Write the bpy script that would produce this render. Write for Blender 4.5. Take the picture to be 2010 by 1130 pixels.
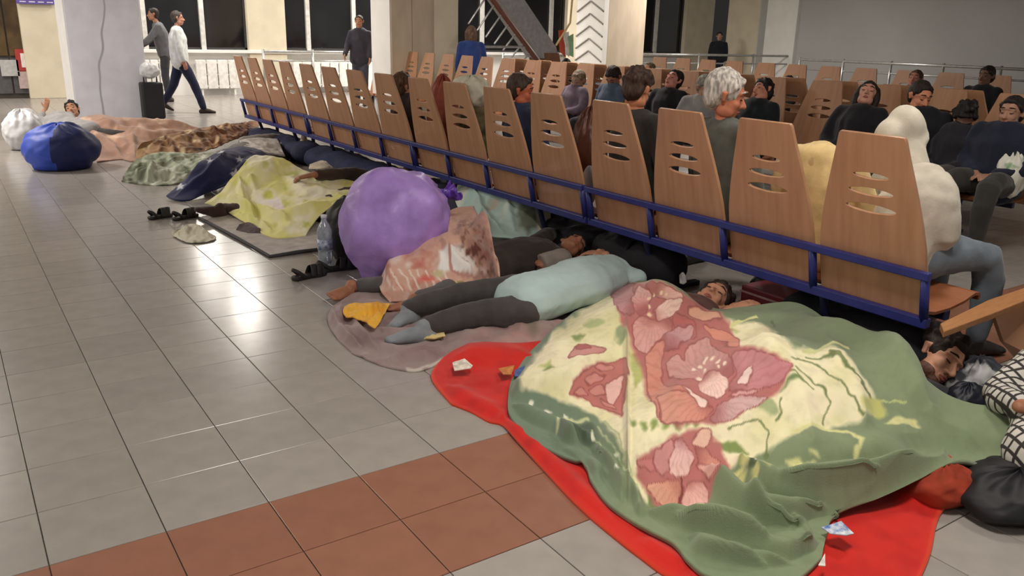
import bpy, bmesh, math, random
import numpy as np
from mathutils import Vector, Matrix
random.seed(7); RNG=np.random.default_rng(7)
for _o in list(bpy.data.objects): bpy.data.objects.remove(_o)
S=bpy.context.scene; COL=S.collection
# ------------------------------------------------------------------ camera (solved from the tile grid, the bench rails and the pillars)
F,PIT,ROL,YAW,H=1631.07,.298797,.0244234,.599601,1.55
_fw=np.array([math.sin(YAW)*math.cos(PIT),math.cos(YAW)*math.cos(PIT),-math.sin(PIT)])
_rt=np.array([math.cos(YAW),-math.sin(YAW),0.]); _up=np.cross(_rt,_fw)
_R=math.cos(ROL)*_rt+math.sin(ROL)*_up; _U=-math.sin(ROL)*_rt+math.cos(ROL)*_up
CAM=np.array([0,0,H])
cd=bpy.data.cameras.new('camera'); cam=bpy.data.objects.new('camera',cd); COL.objects.link(cam)
cd.sensor_width=36; cd.lens=36*F/2010; cd.clip_start=.05; cd.clip_end=200
cam.matrix_world=Matrix(((_R[0],_U[0],-_fw[0],0),(_R[1],_U[1],-_fw[1],0),(_R[2],_U[2],-_fw[2],H),(0,0,0,1)))
S.camera=cam
def ray(x,y): return _fw+_R*((x-1005)/F)-_U*((y-565)/F)
def G(x,y,z=0.):
    d=ray(x,y); return CAM+d*((z-H)/d[2])
def atX(x,y,X): d=ray(x,y); return CAM+d*(X/d[0])
def atY(x,y,Y): d=ray(x,y); return CAM+d*(Y/d[1])
def proj(P):
    v=np.asarray(P)-CAM; z=v@_fw; return 1005+F*(v@_R)/z,565-F*(v@_U)/z
# ------------------------------------------------------------------ light
w=bpy.data.worlds.new('hall_ambient'); S.world=w; w.use_nodes=True
w.node_tree.nodes['Background'].inputs[0].default_value=(1.0,.95,.89,1); w.node_tree.nodes['Background'].inputs[1].default_value=.46
S.view_settings.view_transform='Standard'; S.view_settings.look='None'; S.view_settings.exposure=-.2; S.view_settings.gamma=1
S.view_settings.use_curve_mapping=False
LAMPS=[(4.6,19.0,110,.42),(4.3,15.2,110,.42),(-5.2,8.0,150,1.),(-5.2,12.5,260,1.),(8.6,17.5,230,.9),(14.5,13.5,220,.9),(7.2,9.4,120,.8),(-2.6,.6,40,.9),(1.6,1.2,90,.8),(4.6,2.2,50,.8),(-1.0,18.0,200,.9),(11.0,18.5,200,.9),(-.8,12.0,230,.9)]  # near-camera lamps and the marble pillar lamp are unseen, added for brightness
CEIL=3.6
# ------------------------------------------------------------------ helpers
def lin(c):
    c=np.asarray(c,float)/255.
    return np.where(c<=.04045,c/12.92,((c+.055)/1.055)**2.4)
MATS={}
def mat(name,rgb,rough=.75,var=.10,scale=14.,bump=0.,bscale=60.,metal=0.,spec=.4,rgb2=None,stretch=None,coat=0.,trans=0.,sheen=0.,emit=0.,detail=4.,lo=.35,hi=.65):
    if name in MATS: return MATS[name]
    m=bpy.data.materials.new(name); m.use_nodes=True; nt=m.node_tree; b=nt.nodes['Principled BSDF']
    c=lin(rgb); c2=lin(rgb2) if rgb2 is not None else np.clip(c*(1-var*1.6),0,1); c1=np.clip(c*(1+var*.6),0,1) if rgb2 is None else c
    tc=nt.nodes.new('ShaderNodeTexCoord'); mp=nt.nodes.new('ShaderNodeMapping'); nt.links.new(tc.outputs['Object'],mp.inputs[0])
    if stretch: mp.inputs['Scale'].default_value=stretch
    n=nt.nodes.new('ShaderNodeTexNoise'); n.inputs['Scale'].default_value=scale; n.inputs['Detail'].default_value=detail
    nt.links.new(mp.outputs[0],n.inputs['Vector'])
    r=nt.nodes.new('ShaderNodeValToRGB'); r.color_ramp.elements[0].position=lo; r.color_ramp.elements[1].position=hi
    r.color_ramp.elements[0].color=(*c1,1); r.color_ramp.elements[1].color=(*c2,1)
    nt.links.new(n.outputs['Fac'],r.inputs[0]); nt.links.new(r.outputs[0],b.inputs['Base Color'])
    b.inputs['Roughness'].default_value=rough; b.inputs['Metallic'].default_value=metal; b.inputs['Specular IOR Level'].default_value=spec
    b.inputs['Coat Weight'].default_value=coat; b.inputs['Transmission Weight'].default_value=trans; b.inputs['Sheen Weight'].default_value=sheen
    if emit: b.inputs['Emission Color'].default_value=(*c,1); b.inputs['Emission Strength'].default_value=emit
    if bump:
        n2=nt.nodes.new('ShaderNodeTexNoise'); n2.inputs['Scale'].default_value=bscale; n2.inputs['Detail'].default_value=3; nt.links.new(mp.outputs[0],n2.inputs['Vector'])
        bp=nt.nodes.new('ShaderNodeBump'); bp.inputs['Strength'].default_value=bump; bp.inputs['Distance'].default_value=.01
        nt.links.new(n2.outputs['Fac'],bp.inputs['Height']); nt.links.new(bp.outputs[0],b.inputs['Normal'])
    MATS[name]=m; return m
def mat_attr(name,rough=.85,bump=.25,bscale=180.,sheen=.2,spec=.25):
    if name in MATS: return MATS[name]
    m=bpy.data.materials.new(name); m.use_nodes=True; nt=m.node_tree; b=nt.nodes['Principled BSDF']
    a=nt.nodes.new('ShaderNodeAttribute'); a.attribute_name='Col'; nt.links.new(a.outputs['Color'],b.inputs['Base Color'])
    b.inputs['Roughness'].default_value=rough; b.inputs['Sheen Weight'].default_value=sheen; b.inputs['Specular IOR Level'].default_value=spec
    tc=nt.nodes.new('ShaderNodeTexCoord'); n2=nt.nodes.new('ShaderNodeTexNoise'); n2.inputs['Scale'].default_value=bscale
    nt.links.new(tc.outputs['Object'],n2.inputs['Vector']); bp=nt.nodes.new('ShaderNodeBump'); bp.inputs['Strength'].default_value=bump; bp.inputs['Distance'].default_value=.004
    nt.links.new(n2.outputs['Fac'],bp.inputs['Height']); nt.links.new(bp.outputs[0],b.inputs['Normal'])
    MATS[name]=m; return m
def link(name,me,m=None,parent=None,smooth=False):
    o=bpy.data.objects.new(name,me); COL.objects.link(o)
    if m is not None:
        if not me.materials: me.materials.append(m)
    if parent is not None: o.parent=parent
    if smooth: me.shade_smooth()
    return o
def tag(o,label=None,cat=None,group=None,kind=None):
    if label: o['label']=label
    if cat: o['category']=cat
    if group: o['group']=group
    if kind: o['kind']=kind
    return o
def empty(name,loc=(0,0,0),rz=0.):
    o=bpy.data.objects.new(name,None); COL.objects.link(o); o.location=loc; o.rotation_euler=(0,0,rz); o.empty_display_size=.1; return o
def thing(name,label,cat,loc=(0,0,0),rz=0.,group=None): return tag(empty(name,loc,rz),label,cat,group)
def struct(o): o['kind']='structure'; return o
def meshdata(name,V,Fc):
    me=bpy.data.meshes.new(name); me.from_pydata([tuple(map(float,v)) for v in V],[],Fc); me.update(); return me
class MB:
    def __init__(s): s.v=[]; s.f=[]
    def box(s,a,b,M=None):
        x0,y0,z0=a;x1,y1,z1=b; n=len(s.v)
        P=[(x0,y0,z0),(x1,y0,z0),(x1,y1,z0),(x0,y1,z0),(x0,y0,z1),(x1,y0,z1),(x1,y1,z1),(x0,y1,z1)]
        if M is not None: P=[tuple(M@Vector(p)) for p in P]
        s.v+=P; s.f+=[tuple(n+i for i in q) for q in((0,3,2,1),(4,5,6,7),(0,1,5,4),(1,2,6,5),(2,3,7,6),(3,0,4,7))]; return s
    def loft(s,pts,rad,side=None,seg=12,sub=1,dome=True,cap=True):
        """tapered tube; rad = list of r or (a,b); side fixes the a-axis"""
        P=[np.array(p,float) for p in pts]; R=[(r,r) if np.isscalar(r) else r for r in rad]
        if sub>1 and len(P)>2:
            Q=[];RR=[]
            for i in range(len(P)-1):
                p0=P[max(i-1,0)];p1=P[i];p2=P[i+1];p3=P[min(i+2,len(P)-1)]
                for k in range(sub):
                    t=k/sub; Q.append(.5*((2*p1)+(-p0+p2)*t+(2*p0-5*p1+4*p2-p3)*t*t+(-p0+3*p1-3*p2+p3)*t**3))
                    RR.append(tuple(R[i][j]*(1-t)+R[i+1][j]*t for j in(0,1)))
            Q.append(P[-1]);RR.append(R[-1]);P,R=Q,RR
        n=len(P); T=[]
        for i in range(n):
            t=P[min(i+1,n-1)]-P[max(i-1,0)]; T.append(t/(np.linalg.norm(t)+1e-9))
        sd=np.array(side,float) if side is not None else (np.array([0,0,1.]) if abs(T[0][2])<.9 else np.array([1.,0,0]))
        rings=[]
        def ring(p,t,a,b):
            nonlocal sd
            q=sd-t*(sd@t); q/=np.linalg.norm(q)+1e-9
            if side is None: sd=q
            nn=np.cross(t,q); rings.append([p+q*(a*math.cos(k*2*math.pi/seg))+nn*(b*math.sin(k*2*math.pi/seg)) for k in range(seg)])
        if dome:
            m=min(R[0])
            for al in(75,45,20): c,sn=math.cos(math.radians(al)),math.sin(math.radians(al)); ring(P[0]-T[0]*m*sn,T[0],R[0][0]*c,R[0][1]*c)
        for i in range(n): ring(P[i],T[i],*R[i])
        if dome:
            m=min(R[-1])
            for al in(20,45,75): c,sn=math.cos(math.radians(al)),math.sin(math.radians(al)); ring(P[-1]+T[-1]*m*sn,T[-1],R[-1][0]*c,R[-1][1]*c)
        b0=len(s.v)
        for r in rings: s.v+=[tuple(x) for x in r]
        for i in range(len(rings)-1):
            for k in range(seg):
                a=b0+i*seg+k;b=b0+i*seg+(k+1)%seg; s.f.append((a,b,b+seg,a+seg))
        if cap:
            s.f.append(tuple(b0+k for k in reversed(range(seg)))); e=b0+(len(rings)-1)*seg; s.f.append(tuple(e+k for k in range(seg)))
        return s
    def ell(s,c,ax,seg=14,rings=9):
        """ellipsoid: ax = three axis vectors (scaled)"""
        c=np.array(c,float); A=[np.array(a,float) for a in ax]; b0=len(s.v)
        s.v.append(tuple(c-A[2]))
        for i in range(1,rings):
            ph=-math.pi/2+math.pi*i/rings
            for k in range(seg):
                th=2*math.pi*k/seg; s.v.append(tuple(c+A[0]*(math.cos(ph)*math.cos(th))+A[1]*(math.cos(ph)*math.sin(th))+A[2]*math.sin(ph)))
        s.v.append(tuple(c+A[2])); e=len(s.v)-1
        for k in range(seg):
            s.f.append((b0,b0+1+(k+1)%seg,b0+1+k)); l=b0+1+(rings-2)*seg; s.f.append((e,l+k,l+(k+1)%seg))
        for i in range(rings-2):
            for k in range(seg):
                a=b0+1+i*seg+k;b=b0+1+i*seg+(k+1)%seg; s.f.append((a,b,b+seg,a+seg))
        return s
    def prism(s,poly,a,b,axis=2):
        """polygon (2D list) extruded along axis from a to b"""
        n=len(poly); b0=len(s.v)
        for h in(a,b):
            for p in poly:
                q=[0,0,0]; o=[i for i in range(3) if i!=axis]; q[o[0]]=p[0];q[o[1]]=p[1];q[axis]=h; s.v.append(tuple(q))
        s.f.append(tuple(b0+i for i in reversed(range(n)))); s.f.append(tuple(b0+n+i for i in range(n)))
        for i in range(n): s.f.append((b0+i,b0+(i+1)%n,b0+n+(i+1)%n,b0+n+i))
        return s
    def mesh(s,name): 
        me=meshdata(name,s.v,s.f); bm=bmesh.new(); bm.from_mesh(me); bmesh.ops.recalc_face_normals(bm,faces=bm.faces); bm.to_mesh(me); bm.free(); return me
    def build(s,name,m,parent=None,smooth=False,bevel=0.):
        o=link(name,s.mesh(name),m,parent,smooth)
        if bevel: 
            d=o.modifiers.new('bevel','BEVEL'); d.width=bevel; d.segments=2; d.limit_method='ANGLE'
        return o
TMPS=bpy.data.scenes.new('workshop')
def voxel(mb,vs,smooth=4,name='body'):
    me=mb.mesh('tmp'); o=bpy.data.objects.new('tmp',me); TMPS.collection.objects.link(o)
    r=o.modifiers.new('r','REMESH'); r.mode='VOXEL'; r.voxel_size=vs; r.use_smooth_shade=True
    if smooth: k=o.modifiers.new('s','SMOOTH'); k.factor=.5; k.iterations=smooth
    TMPS.view_layers[0].update(); dg=TMPS.view_layers[0].depsgraph; out=bpy.data.meshes.new_from_object(o.evaluated_get(dg)); out.name=name
    bpy.data.objects.remove(o); bpy.data.meshes.remove(me); out.shade_smooth(); return out
def joinmesh(ms,name):
    bm=bmesh.new()
    for m in ms: bm.from_mesh(m)
    me=bpy.data.meshes.new(name); bm.to_mesh(me); bm.free(); me.shade_smooth(); return me
def displace(me,amp,scale,seed=0.,aniso=(1,1,1)):
    n=len(me.vertices); co=np.empty(n*3); me.vertices.foreach_get('co',co); co=co.reshape(-1,3)
    nr=np.empty(n*3); me.vertices.foreach_get('normal',nr); nr=nr.reshape(-1,3)
    q=co*np.array(aniso)*scale; s=int(seed*7)%97
    d=(vn(q[:,0]+q[:,2]*.37+seed,q[:,1]-q[:,2]*.61,s)+vn(q[:,1]+5+q[:,0]*.3,q[:,2]*.9-q[:,0]*.4,s+5))-1
    co=co+nr*(amp*d)[:,None]; me.vertices.foreach_set('co',co.ravel()); me.update()
# 2-D value noise on arrays
def _h(ix,iy,s): 
    n=(ix.astype(np.int64)*374761393+iy.astype(np.int64)*668265263+s*974634777)&0x7fffffff
    n=((n^(n>>13))*1274126177)&0x7fffffff
    return ((n^(n>>16))&0xffff)/65535.
def vn(x,y,s=0):
    x=np.asarray(x,float);y=np.asarray(y,float); ix=np.floor(x);iy=np.floor(y);fx=x-ix;fy=y-iy; fx=fx*fx*(3-2*fx);fy=fy*fy*(3-2*fy)
    return (_h(ix,iy,s)*(1-fx)+_h(ix+1,iy,s)*fx)*(1-fy)+(_h(ix,iy+1,s)*(1-fx)+_h(ix+1,iy+1,s)*fx)*fy
def fbm(x,y,s=0,o=3):
    r=0;a=.5
    for k in range(o): r=r+a*vn(x*2**k,y*2**k,s+k*17); a*=.5
    return r/(1-.5**o)
def resample(pts,n):
    P=np.array(pts,float)
    if len(P)==2: t=np.linspace(0,1,n)[:,None]; return P[0]*(1-t)+P[1]*t
    Q=[]
    for i in range(len(P)-1):
        p0=P[max(i-1,0)];p1=P[i];p2=P[i+1];p3=P[min(i+2,len(P)-1)]
        for k in range(12):
            t=k/12; Q.append(.5*((2*p1)+(-p0+p2)*t+(2*p0-5*p1+4*p2-p3)*t*t+(-p0+3*p1-3*p2+p3)*t**3))
    Q.append(P[-1]); Q=np.array(Q); d=np.r_[0,np.cumsum(np.linalg.norm(np.diff(Q,axis=0),axis=1))]; s=np.linspace(0,d[-1],n)
    return np.stack([np.interp(s,d,Q[:,k]) for k in range(3)],1)
def cloth(name,top,bot,left,right,nu,nv,lumps=(),ridges=(),noise=(.012,5.),seed=0,m=None,color=None,parent=None,thick=.012,edge=.10,zmin=.008,rim=0.):
    """draped cloth: Coons patch through four boundary curves of (px,py,z), raised over lumps (A,B,r,h in world) and ridges (pixel polylines)"""
    W=lambda L:[G(*p) for p in L]
    T,B,L,R=(resample(W(top),nu),resample(W(bot),nu),resample(W(left),nv),resample(W(right),nv))
    u=np.linspace(0,1,nu)[None,:,None]; v=np.linspace(0,1,nv)[:,None,None]
    P=(1-v)*T[None]+v*B[None]+(1-u)*L[:,None]+u*R[:,None]-((1-u)*(1-v)*T[0]+u*(1-v)*T[-1]+(1-u)*v*B[0]+u*v*B[-1])
    uu,vv=np.meshgrid(np.linspace(0,1,nu),np.linspace(0,1,nv)); e=np.minimum(np.minimum(uu,1-uu),np.minimum(vv,1-vv)); mask=np.clip(e/edge,0,1); mask=mask*mask*(3-2*mask)
    X,Y,Z=P[...,0].copy(),P[...,1].copy(),P[...,2].copy(); zl=np.zeros_like(Z)
    wx=(fbm(X*4,Y*4,seed+5)-.5)*.05; wy=(fbm(X*4,Y*4,seed+9)-.5)*.05
    for (A,Bp,r0,r1,h0,h1) in lumps:
        A=np.array(A[:2],float);Bp=np.array(Bp[:2],float); ab=Bp-A; t=np.clip(((X+wx-A[0])*ab[0]+(Y+wy-A[1])*ab[1])/(ab@ab+1e-9),0,1)
        d=np.hypot(X+wx-A[0]-t*ab[0],Y+wy-A[1]-t*ab[1]); r=r0*(1-t)+r1*t; h=h0*(1-t)+h1*t
        k=h*np.exp(-(d/r)**2.4); zl=np.where(k>zl,k+.25*zl*np.exp(-((k-zl)/.05)),zl+.25*k*np.exp(-((zl-k)/.05)))
    Z=Z+zl*mask; V0=np.stack([X,Y,Z],-1).reshape(-1,3).copy()
    for (L_,wd,hh) in ridges:
        Q=resample([G(*(q if len(q)==3 else (*q,.05))) for q in L_],40); dm=np.full(X.shape,9.)
        px,py=proj(np.stack([X,Y,Z],-1)); qx,qy=proj(Q)
        for i in range(len(qx)-1):
            ax,ay,bx,by=qx[i],qy[i],qx[i+1],qy[i+1]; ll=(bx-ax)**2+(by-ay)**2+1e-6; t=np.clip(((px-ax)*(bx-ax)+(py-ay)*(by-ay))/ll,0,1)
            k=(i+t)/39; tap=np.clip(np.minimum(k,1-k)*5,.15,1); d=np.hypot(px-ax-t*(bx-ax),py-ay-t*(by-ay))/wd+(1-tap)*.8; dm=np.minimum(dm,d)
        Z=Z+hh*(1-.55*dm**2)*np.exp(-.75*dm**2)*np.clip(mask*1.5+.25,0,1)
    a,f=noise; Z=Z+(fbm(X*f,Y*f,seed)-.5)*2*a*np.clip(mask+.35,0,1)+ (1-np.abs(2*fbm(X*f*.8+3,Y*f*.8,seed+3,2)-1)-.7)*a*1.2*mask
    if rim: Z=Z+rim*np.exp(-(e/.03)**2)
    Z=np.maximum(Z,zmin)
    V=np.stack([X,Y,Z],-1).reshape(-1,3); idx=np.arange(nu*nv).reshape(nv,nu)
    q=np.stack([idx[:-1,:-1],idx[1:,:-1],idx[1:,1:],idx[:-1,1:]],-1).reshape(-1,4)
    me=bpy.data.meshes.new(name); me.from_pydata(V.tolist(),[],q.tolist()); me.update(); me.shade_smooth()
    if color is not None:
        px,py=proj(V0); c=np.clip(color(px,py,uu.ravel(),vv.ravel(),V0),0,255); a_=me.color_attributes.new('Col','FLOAT_COLOR','POINT')
        a_.data.foreach_set('color',np.c_[lin(c),np.ones(len(c))].ravel())
        m=m or mat_attr('woven_print')
    o=link(name,me,m,parent); s_=o.modifiers.new('thickness','SOLIDIFY'); s_.thickness=thick; s_.offset=-1
    return o
class Paint:
    def __init__(s,x,y,base,warp=0.,wf=.02,seed=0):
        s.x=x+(fbm(x*wf,y*wf,seed)-.5)*2*warp; s.y=y+(fbm(x*wf+50,y*wf,seed+3)-.5)*2*warp; s.c=np.tile(np.array(base,float),(len(x),1))
    def mix(s,k,col): k=np.clip(k,0,1)[:,None]; s.c=s.c*(1-k)+np.asarray(col,float)*k
    def q(s,cx,cy,rx,ry,ang=0):
        a=math.radians(ang); dx=s.x-cx;dy=s.y-cy; return np.hypot((dx*math.cos(a)+dy*math.sin(a))/rx,(-dx*math.sin(a)+dy*math.cos(a))/ry)
    def ell(s,cx,cy,rx,ry,ang,col,soft=.15): s.mix((1-s.q(cx,cy,rx,ry,ang))/soft,col)
    def poly(s,pts,col,soft=3.):
        x,y=s.x,s.y; ins=np.zeros(len(x),bool); dm=np.full(len(x),1e9)
        for i in range(len(pts)):
            (ax,ay),(bx,by)=pts[i],pts[(i+1)%len(pts)]
            c=((ay>y)!=(by>y))&(x<(bx-ax)*(y-ay)/((by-ay) if by!=ay else 1e-9)+ax); ins^=c
            ll=(bx-ax)**2+(by-ay)**2; t=np.clip(((x-ax)*(bx-ax)+(y-ay)*(by-ay))/ll,0,1); dm=np.minimum(dm,np.hypot(x-ax-t*(bx-ax),y-ay-t*(by-ay)))
        s.mix(np.where(ins,.5+dm/soft,.5-dm/soft),col)
    def line(s,pts,wd,col,soft=.5):
        x,y=s.x,s.y; dm=np.full(len(x),1e9)
        for (ax,ay),(bx,by) in zip(pts[:-1],pts[1:]):
            ll=(bx-ax)**2+(by-ay)**2+1e-9; t=np.clip(((x-ax)*(bx-ax)+(y-ay)*(by-ay))/ll,0,1); dm=np.minimum(dm,np.hypot(x-ax-t*(bx-ax),y-ay-t*(by-ay)))
        s.mix((1-dm/wd)/soft,col)
# ------------------------------------------------------------------ setting: floor of square tiles
T_=.3317; TX0=.0707; TY0=2.512
def mat_tile(name,rgb,amp):
    m=mat(name,rgb,rough=.21,var=.05,scale=9.,bump=.02,bscale=30,spec=.4)
    nt=m.node_tree; b=nt.nodes['Principled BSDF']; src=b.inputs['Base Color'].links[0].from_socket
    oi=nt.nodes.new('ShaderNodeObjectInfo'); mr=nt.nodes.new('ShaderNodeMapRange'); mr.inputs['To Min'].default_value=1-amp; mr.inputs['To Max'].default_value=1+amp
    nt.links.new(oi.outputs['Random'],mr.inputs['Value']); mx=nt.nodes.new('ShaderNodeVectorMath'); mx.operation='SCALE'
    nt.links.new(src,mx.inputs[0]); nt.links.new(mr.outputs[0],mx.inputs['Scale']); nt.links.new(mx.outputs[0],b.inputs['Base Color'])
    return m
M_TILE=mat_tile('beige_glazed_tile',(160,154,148),.05); M_RED=mat_tile('terracotta_tile',(150,104,84),.05)
M_GROUT=mat('dark_grout',(104,97,88),rough=.9)
floor=MB().box((-9,-5,-.15),(26,24,-.006)).build('floor',M_GROUT); struct(floor); floor['label']='beige square tile floor with a terracotta band'
def tilemesh(name):
    g=.0017; b=.0016; h=T_/2; a=h-g
    V=[(-a,-a,-.006),(a,-a,-.006),(a,a,-.006),(-a,a,-.006),(-a,-a,-b),(a,-a,-b),(a,a,-b),(-a,a,-b),(-a+b,-a+b,0),(a-b,-a+b,0),(a-b,a-b,0),(-a+b,a-b,0)]
    Fc=[(0,1,5,4),(1,2,6,5),(2,3,7,6),(3,0,4,7),(4,5,9,8),(5,6,10,9),(6,7,11,10),(7,4,8,11),(8,9,10,11)]
    return V,Fc
tv,tf=tilemesh('tile'); tm_b=meshdata('tile',tv,tf); tm_b.materials.append(M_TILE); tm_r=meshdata('tile',tv,tf); tm_r.materials.append(M_RED)
cells=[]
for i in range(-27,72):
    for j in range(-21,60):
        x=TX0+(i+.5)*T_; y=TY0+(j+.5)*T_
        if x>25.8 or y>22.5: continue
        px,py=proj((x,y,0)); dep=(np.array([x,y,-H])@_fw)
        vis= dep>.5 and -60<px<2070 and 180<py<1190 and x<1.75+ (.5 if y>5.5 else 0)+(2.5 if y<1.6 else 0)
        cells.append((dep if vis else 1e3+abs(dep),x,y,j))
cells.sort()
sb=MB(); sr=MB()
for n,(d,x,y,j) in enumerate(cells):
    red=j in(-1,-2)
    if n<300 and d<1e3:
        o=bpy.data.objects.new('tile',tm_r if red else tm_b); COL.objects.link(o); o.location=(x,y,0); o.parent=floor
    else:
        q=sr if red else sb; k=len(q.v); q.v+=[(a+x,b+y,c) for a,b,c in tv]; q.f+=[tuple(k+i for i in f) for f in tf]
for q,mm in((sb,M_TILE),(sr,M_RED)):
    o=link('tile_field',meshdata('tile_field',q.v,q.f),mm,floor); o['kind']='stuff'
# ------------------------------------------------------------------ walls, windows, pillars
M_CREAM=mat('cream_plaster',(214,204,180),rough=.8,var=.05,scale=3); M_WHITE=mat('white_plaster',(232,230,226),rough=.7,var=.03,scale=3)
M_TAN=mat('tan_stone',(196,180,158),rough=.55,var=.08,scale=5,stretch=(1,1,.3)); M_GLASS=mat('dark_night_glass',(26,25,28),rough=.08,var=.25,scale=1.2,spec=.5)
M_MUL=mat('grey_white_frame',(205,203,198),rough=.5); M_GREYW=mat('smooth_grey_wall',(178,179,178),rough=.55,var=.05,scale=.6)
def mat_marble():
    m=mat('grey_veined_marble',(214,213,222),rough=.35,var=.05,scale=4); nt=m.node_tree; b=nt.nodes['Principled BSDF']; src=b.inputs['Base Color'].links[0].from_socket
    tc=nt.nodes.new('ShaderNodeTexCoord'); wv=nt.nodes.new('ShaderNodeTexWave'); wv.wave_type='BANDS'; wv.bands_direction='X'; wv.inputs['Scale'].default_value=.55; wv.inputs['Distortion'].default_value=5.5; wv.inputs['Detail'].default_value=3; wv.inputs['Detail Scale'].default_value=.7
    nt.links.new(tc.outputs['Object'],wv.inputs['Vector']); r=nt.nodes.new('ShaderNodeValToRGB'); r.color_ramp.elements[0].position=0; r.color_ramp.elements[0].color=(1,1,1,1); r.color_ramp.elements[1].position=.012; r.color_ramp.elements[1].color=(0,0,0,1)
    nt.links.new(wv.outputs['Fac'],r.inputs[0]); mx=nt.nodes.new('ShaderNodeMix'); mx.data_type='RGBA'; nt.links.new(r.outputs[0],mx.inputs['Factor']); nt.links.new(src,mx.inputs['A']); mx.inputs['B'].default_value=(.36,.35,.38,1); nt.links.new(mx.outputs['Result'],b.inputs['Base Color']); return m
M_MARBLE=mat_marble()
YB=20.2
def bx(px,Y=YB,y=60): return atY(px,y,Y)[0]
wb=struct(MB().box((bx(42),YB,-.1),(27,YB+.3,.98)).build('wall_back',M_WHITE)); 
MB().box((bx(-60),YB,2.9),(27,YB+.3,3.8)).build('wall_head',M_CREAM,wb)
MB().box((bx(262),YB-.16,.93),(27,YB+.02,1.0)).build('window_ledge',M_WHITE,wb,bevel=.008)
# cream wall piers between the windows
for k,(a,b,mm) in enumerate(((40,268,M_CREAM),(484,558,M_CREAM),(1108,1200,M_CREAM),(1340,1394,M_CREAM),(1474,1560,M_CREAM))):
    o=struct(MB().box((bx(a),YB-.12,0),(bx(b),YB+.28,3.6)).build('trim_%d'%(k+1),mm,bevel=.01))
    if k==0: o['label']='cream wall pier beside the dark doorway'
def window(n,a,b,muls,z0=1.0,z1=2.9):
    f=MB(); x0,x1=bx(a),bx(b); w=.05
    f.box((x0,YB+.02,z0),(x1,YB+.12,z0+w)); f.box((x0,YB+.02,z1-w),(x1,YB+.12,z1))
    f.box((x0,YB+.02,z0),(x0+w,YB+.12,z1)); f.box((x1-w,YB+.02,z0),(x1,YB+.12,z1))
    o=struct(f.build('window_%d'%n,mat('dark_window_frame',(60,58,58),rough=.5)))
    ed=[x0]+[bx(m) for m in muls]+[x1]
    for i in range(len(ed)-1):
        MB().box((ed[i]+.03,YB+.06,z0+.03),(ed[i+1]-.03,YB+.08,z1-.03)).build('pane',M_GLASS,o)
    for m in muls: MB().box((bx(m)-.05,YB-.02,z0),(bx(m)+.05,YB+.13,z1)).build('mullion',M_MUL,o)
    return o
window(1,268,484,(284,398)); window(2,558,745,(605,695)); window(3,890,1108,(947,1082)); window(4,1200,1340,(1288,)); window(5,1394,1474,(1438,))
# dark doorway on the far left with fire notice
dx0,dx1=bx(-55),bx(42)
do=struct(MB().box((dx0,YB+.05,0),(dx1,YB+.12,2.9)).build('door_1',mat('dark_brown_door',(66,60,52),rough=.5)))
for i in range(3):
    xa=dx0+(dx1-dx0)*(i+.06)/3; xb=dx0+(dx1-dx0)*(i+.94)/3; MB().box((xa,YB+.02,.85),(xb,YB+.05,2.8)).build('pane',mat('amber_brown_glass',(92,72,46),rough=.15,var=.3,scale=3),do)
    MB().box((xa,YB+.02,.1),(xb,YB+.05,.8)).build('door_panel',mat('slate_door_panel',(84,82,84),rough=.6),do)
pp=thing('fire_notice','red and white fire notice on the dark door at far left','notice',(bx(38),YB-.03,.2))
MB().box((-.14,0,.35),(.14,.02,.78)).build('red_field',mat('notice_red',(170,60,58)),pp); MB().box((-.14,0,0),(.14,.02,.34)).build('white_field',mat('notice_pale',(190,170,165)),pp)
MB().box((-.05,-.006,.42),(.03,0,.7)).build('flame_symbol',mat('notice_white',(235,225,220)),pp)
pp=thing('door_notice','pale grey paper notice on the dark door beside the fire notice','notice',(bx(8),YB-.03,.45)); MB().box((-.16,0,0),(.16,.02,.32)).build('sheet',mat('pale_grey_paper',(178,176,174)),pp)
pp=thing('hanging_sign','purple information sign at the top of the cream pier','sign',(bx(72,YB-.2,4),YB-.2,atY(72,8,YB-.2)[2])); MB().box((-.36,0,0),(.36,.04,.6)).build('board',mat('sign_purple',(104,88,168),rough=.4),pp)
for k in range(4): MB().box((-.3+k*.16,-.004,.03),(-.19+k*.16,0,.05)).build('lettering',mat('sign_letter_white',(225,222,235)),pp)
# radiators along the back wall
for k,(a,b) in enumerate(((385,470),(280,330),(575,700))):
    x0,x1=bx(a,YB-.15,150),bx(b,YB-.15,150); t=thing('radiator',['white panel radiator under the window between walking man and benches','short white radiator behind the walking man','white radiator under the second window, behind the far benches'][k],'radiator',((x0+x1)/2,YB-.13,0),group='radiators under the windows')
    hw=(x1-x0)/2
    n=max(3,int((x1-x0)/.22)); 
    for i in range(n):
        xa=-hw+2*hw*i/n; MB().box((xa+.012,-.05,.14),(xa+2*hw/n-.012,.05,.78)).build('fin',mat('radiator_enamel',(236,234,228),rough=.4),t,bevel=.015)
    MB().box((-hw,-.03,.70),(hw,.03,.735)).box((-hw,-.03,.18),(hw,.03,.215)).box((-hw,-.02,.45),(hw,.02,.47)).box((-hw+.1,-.03,0),(-hw+.14,.03,.2)).box((hw-.14,-.03,0),(hw-.1,.03,.2)).build('pipe',MATS['radiator_enamel'],t)
def pillar(n,pxl,pxr,Y,dep,mf,ml,label=None,extra=True):
    x0=bx(pxl,Y,120); x1=bx(pxr,Y,120)
    o=struct(MB().box((x0,Y,0),(x1,Y+dep,CEIL)).build('trim_%d'%n,mf,bevel=.012)); 
    MB().box((x0-.012,Y+.01,0),(x0-.001,Y+dep-.01,CEIL)).build('side_face',ml,o)  # side in its own colour; white stands for light on marble and tan pillars
    if label: o['label']=label
    return o,x0,x1
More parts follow.
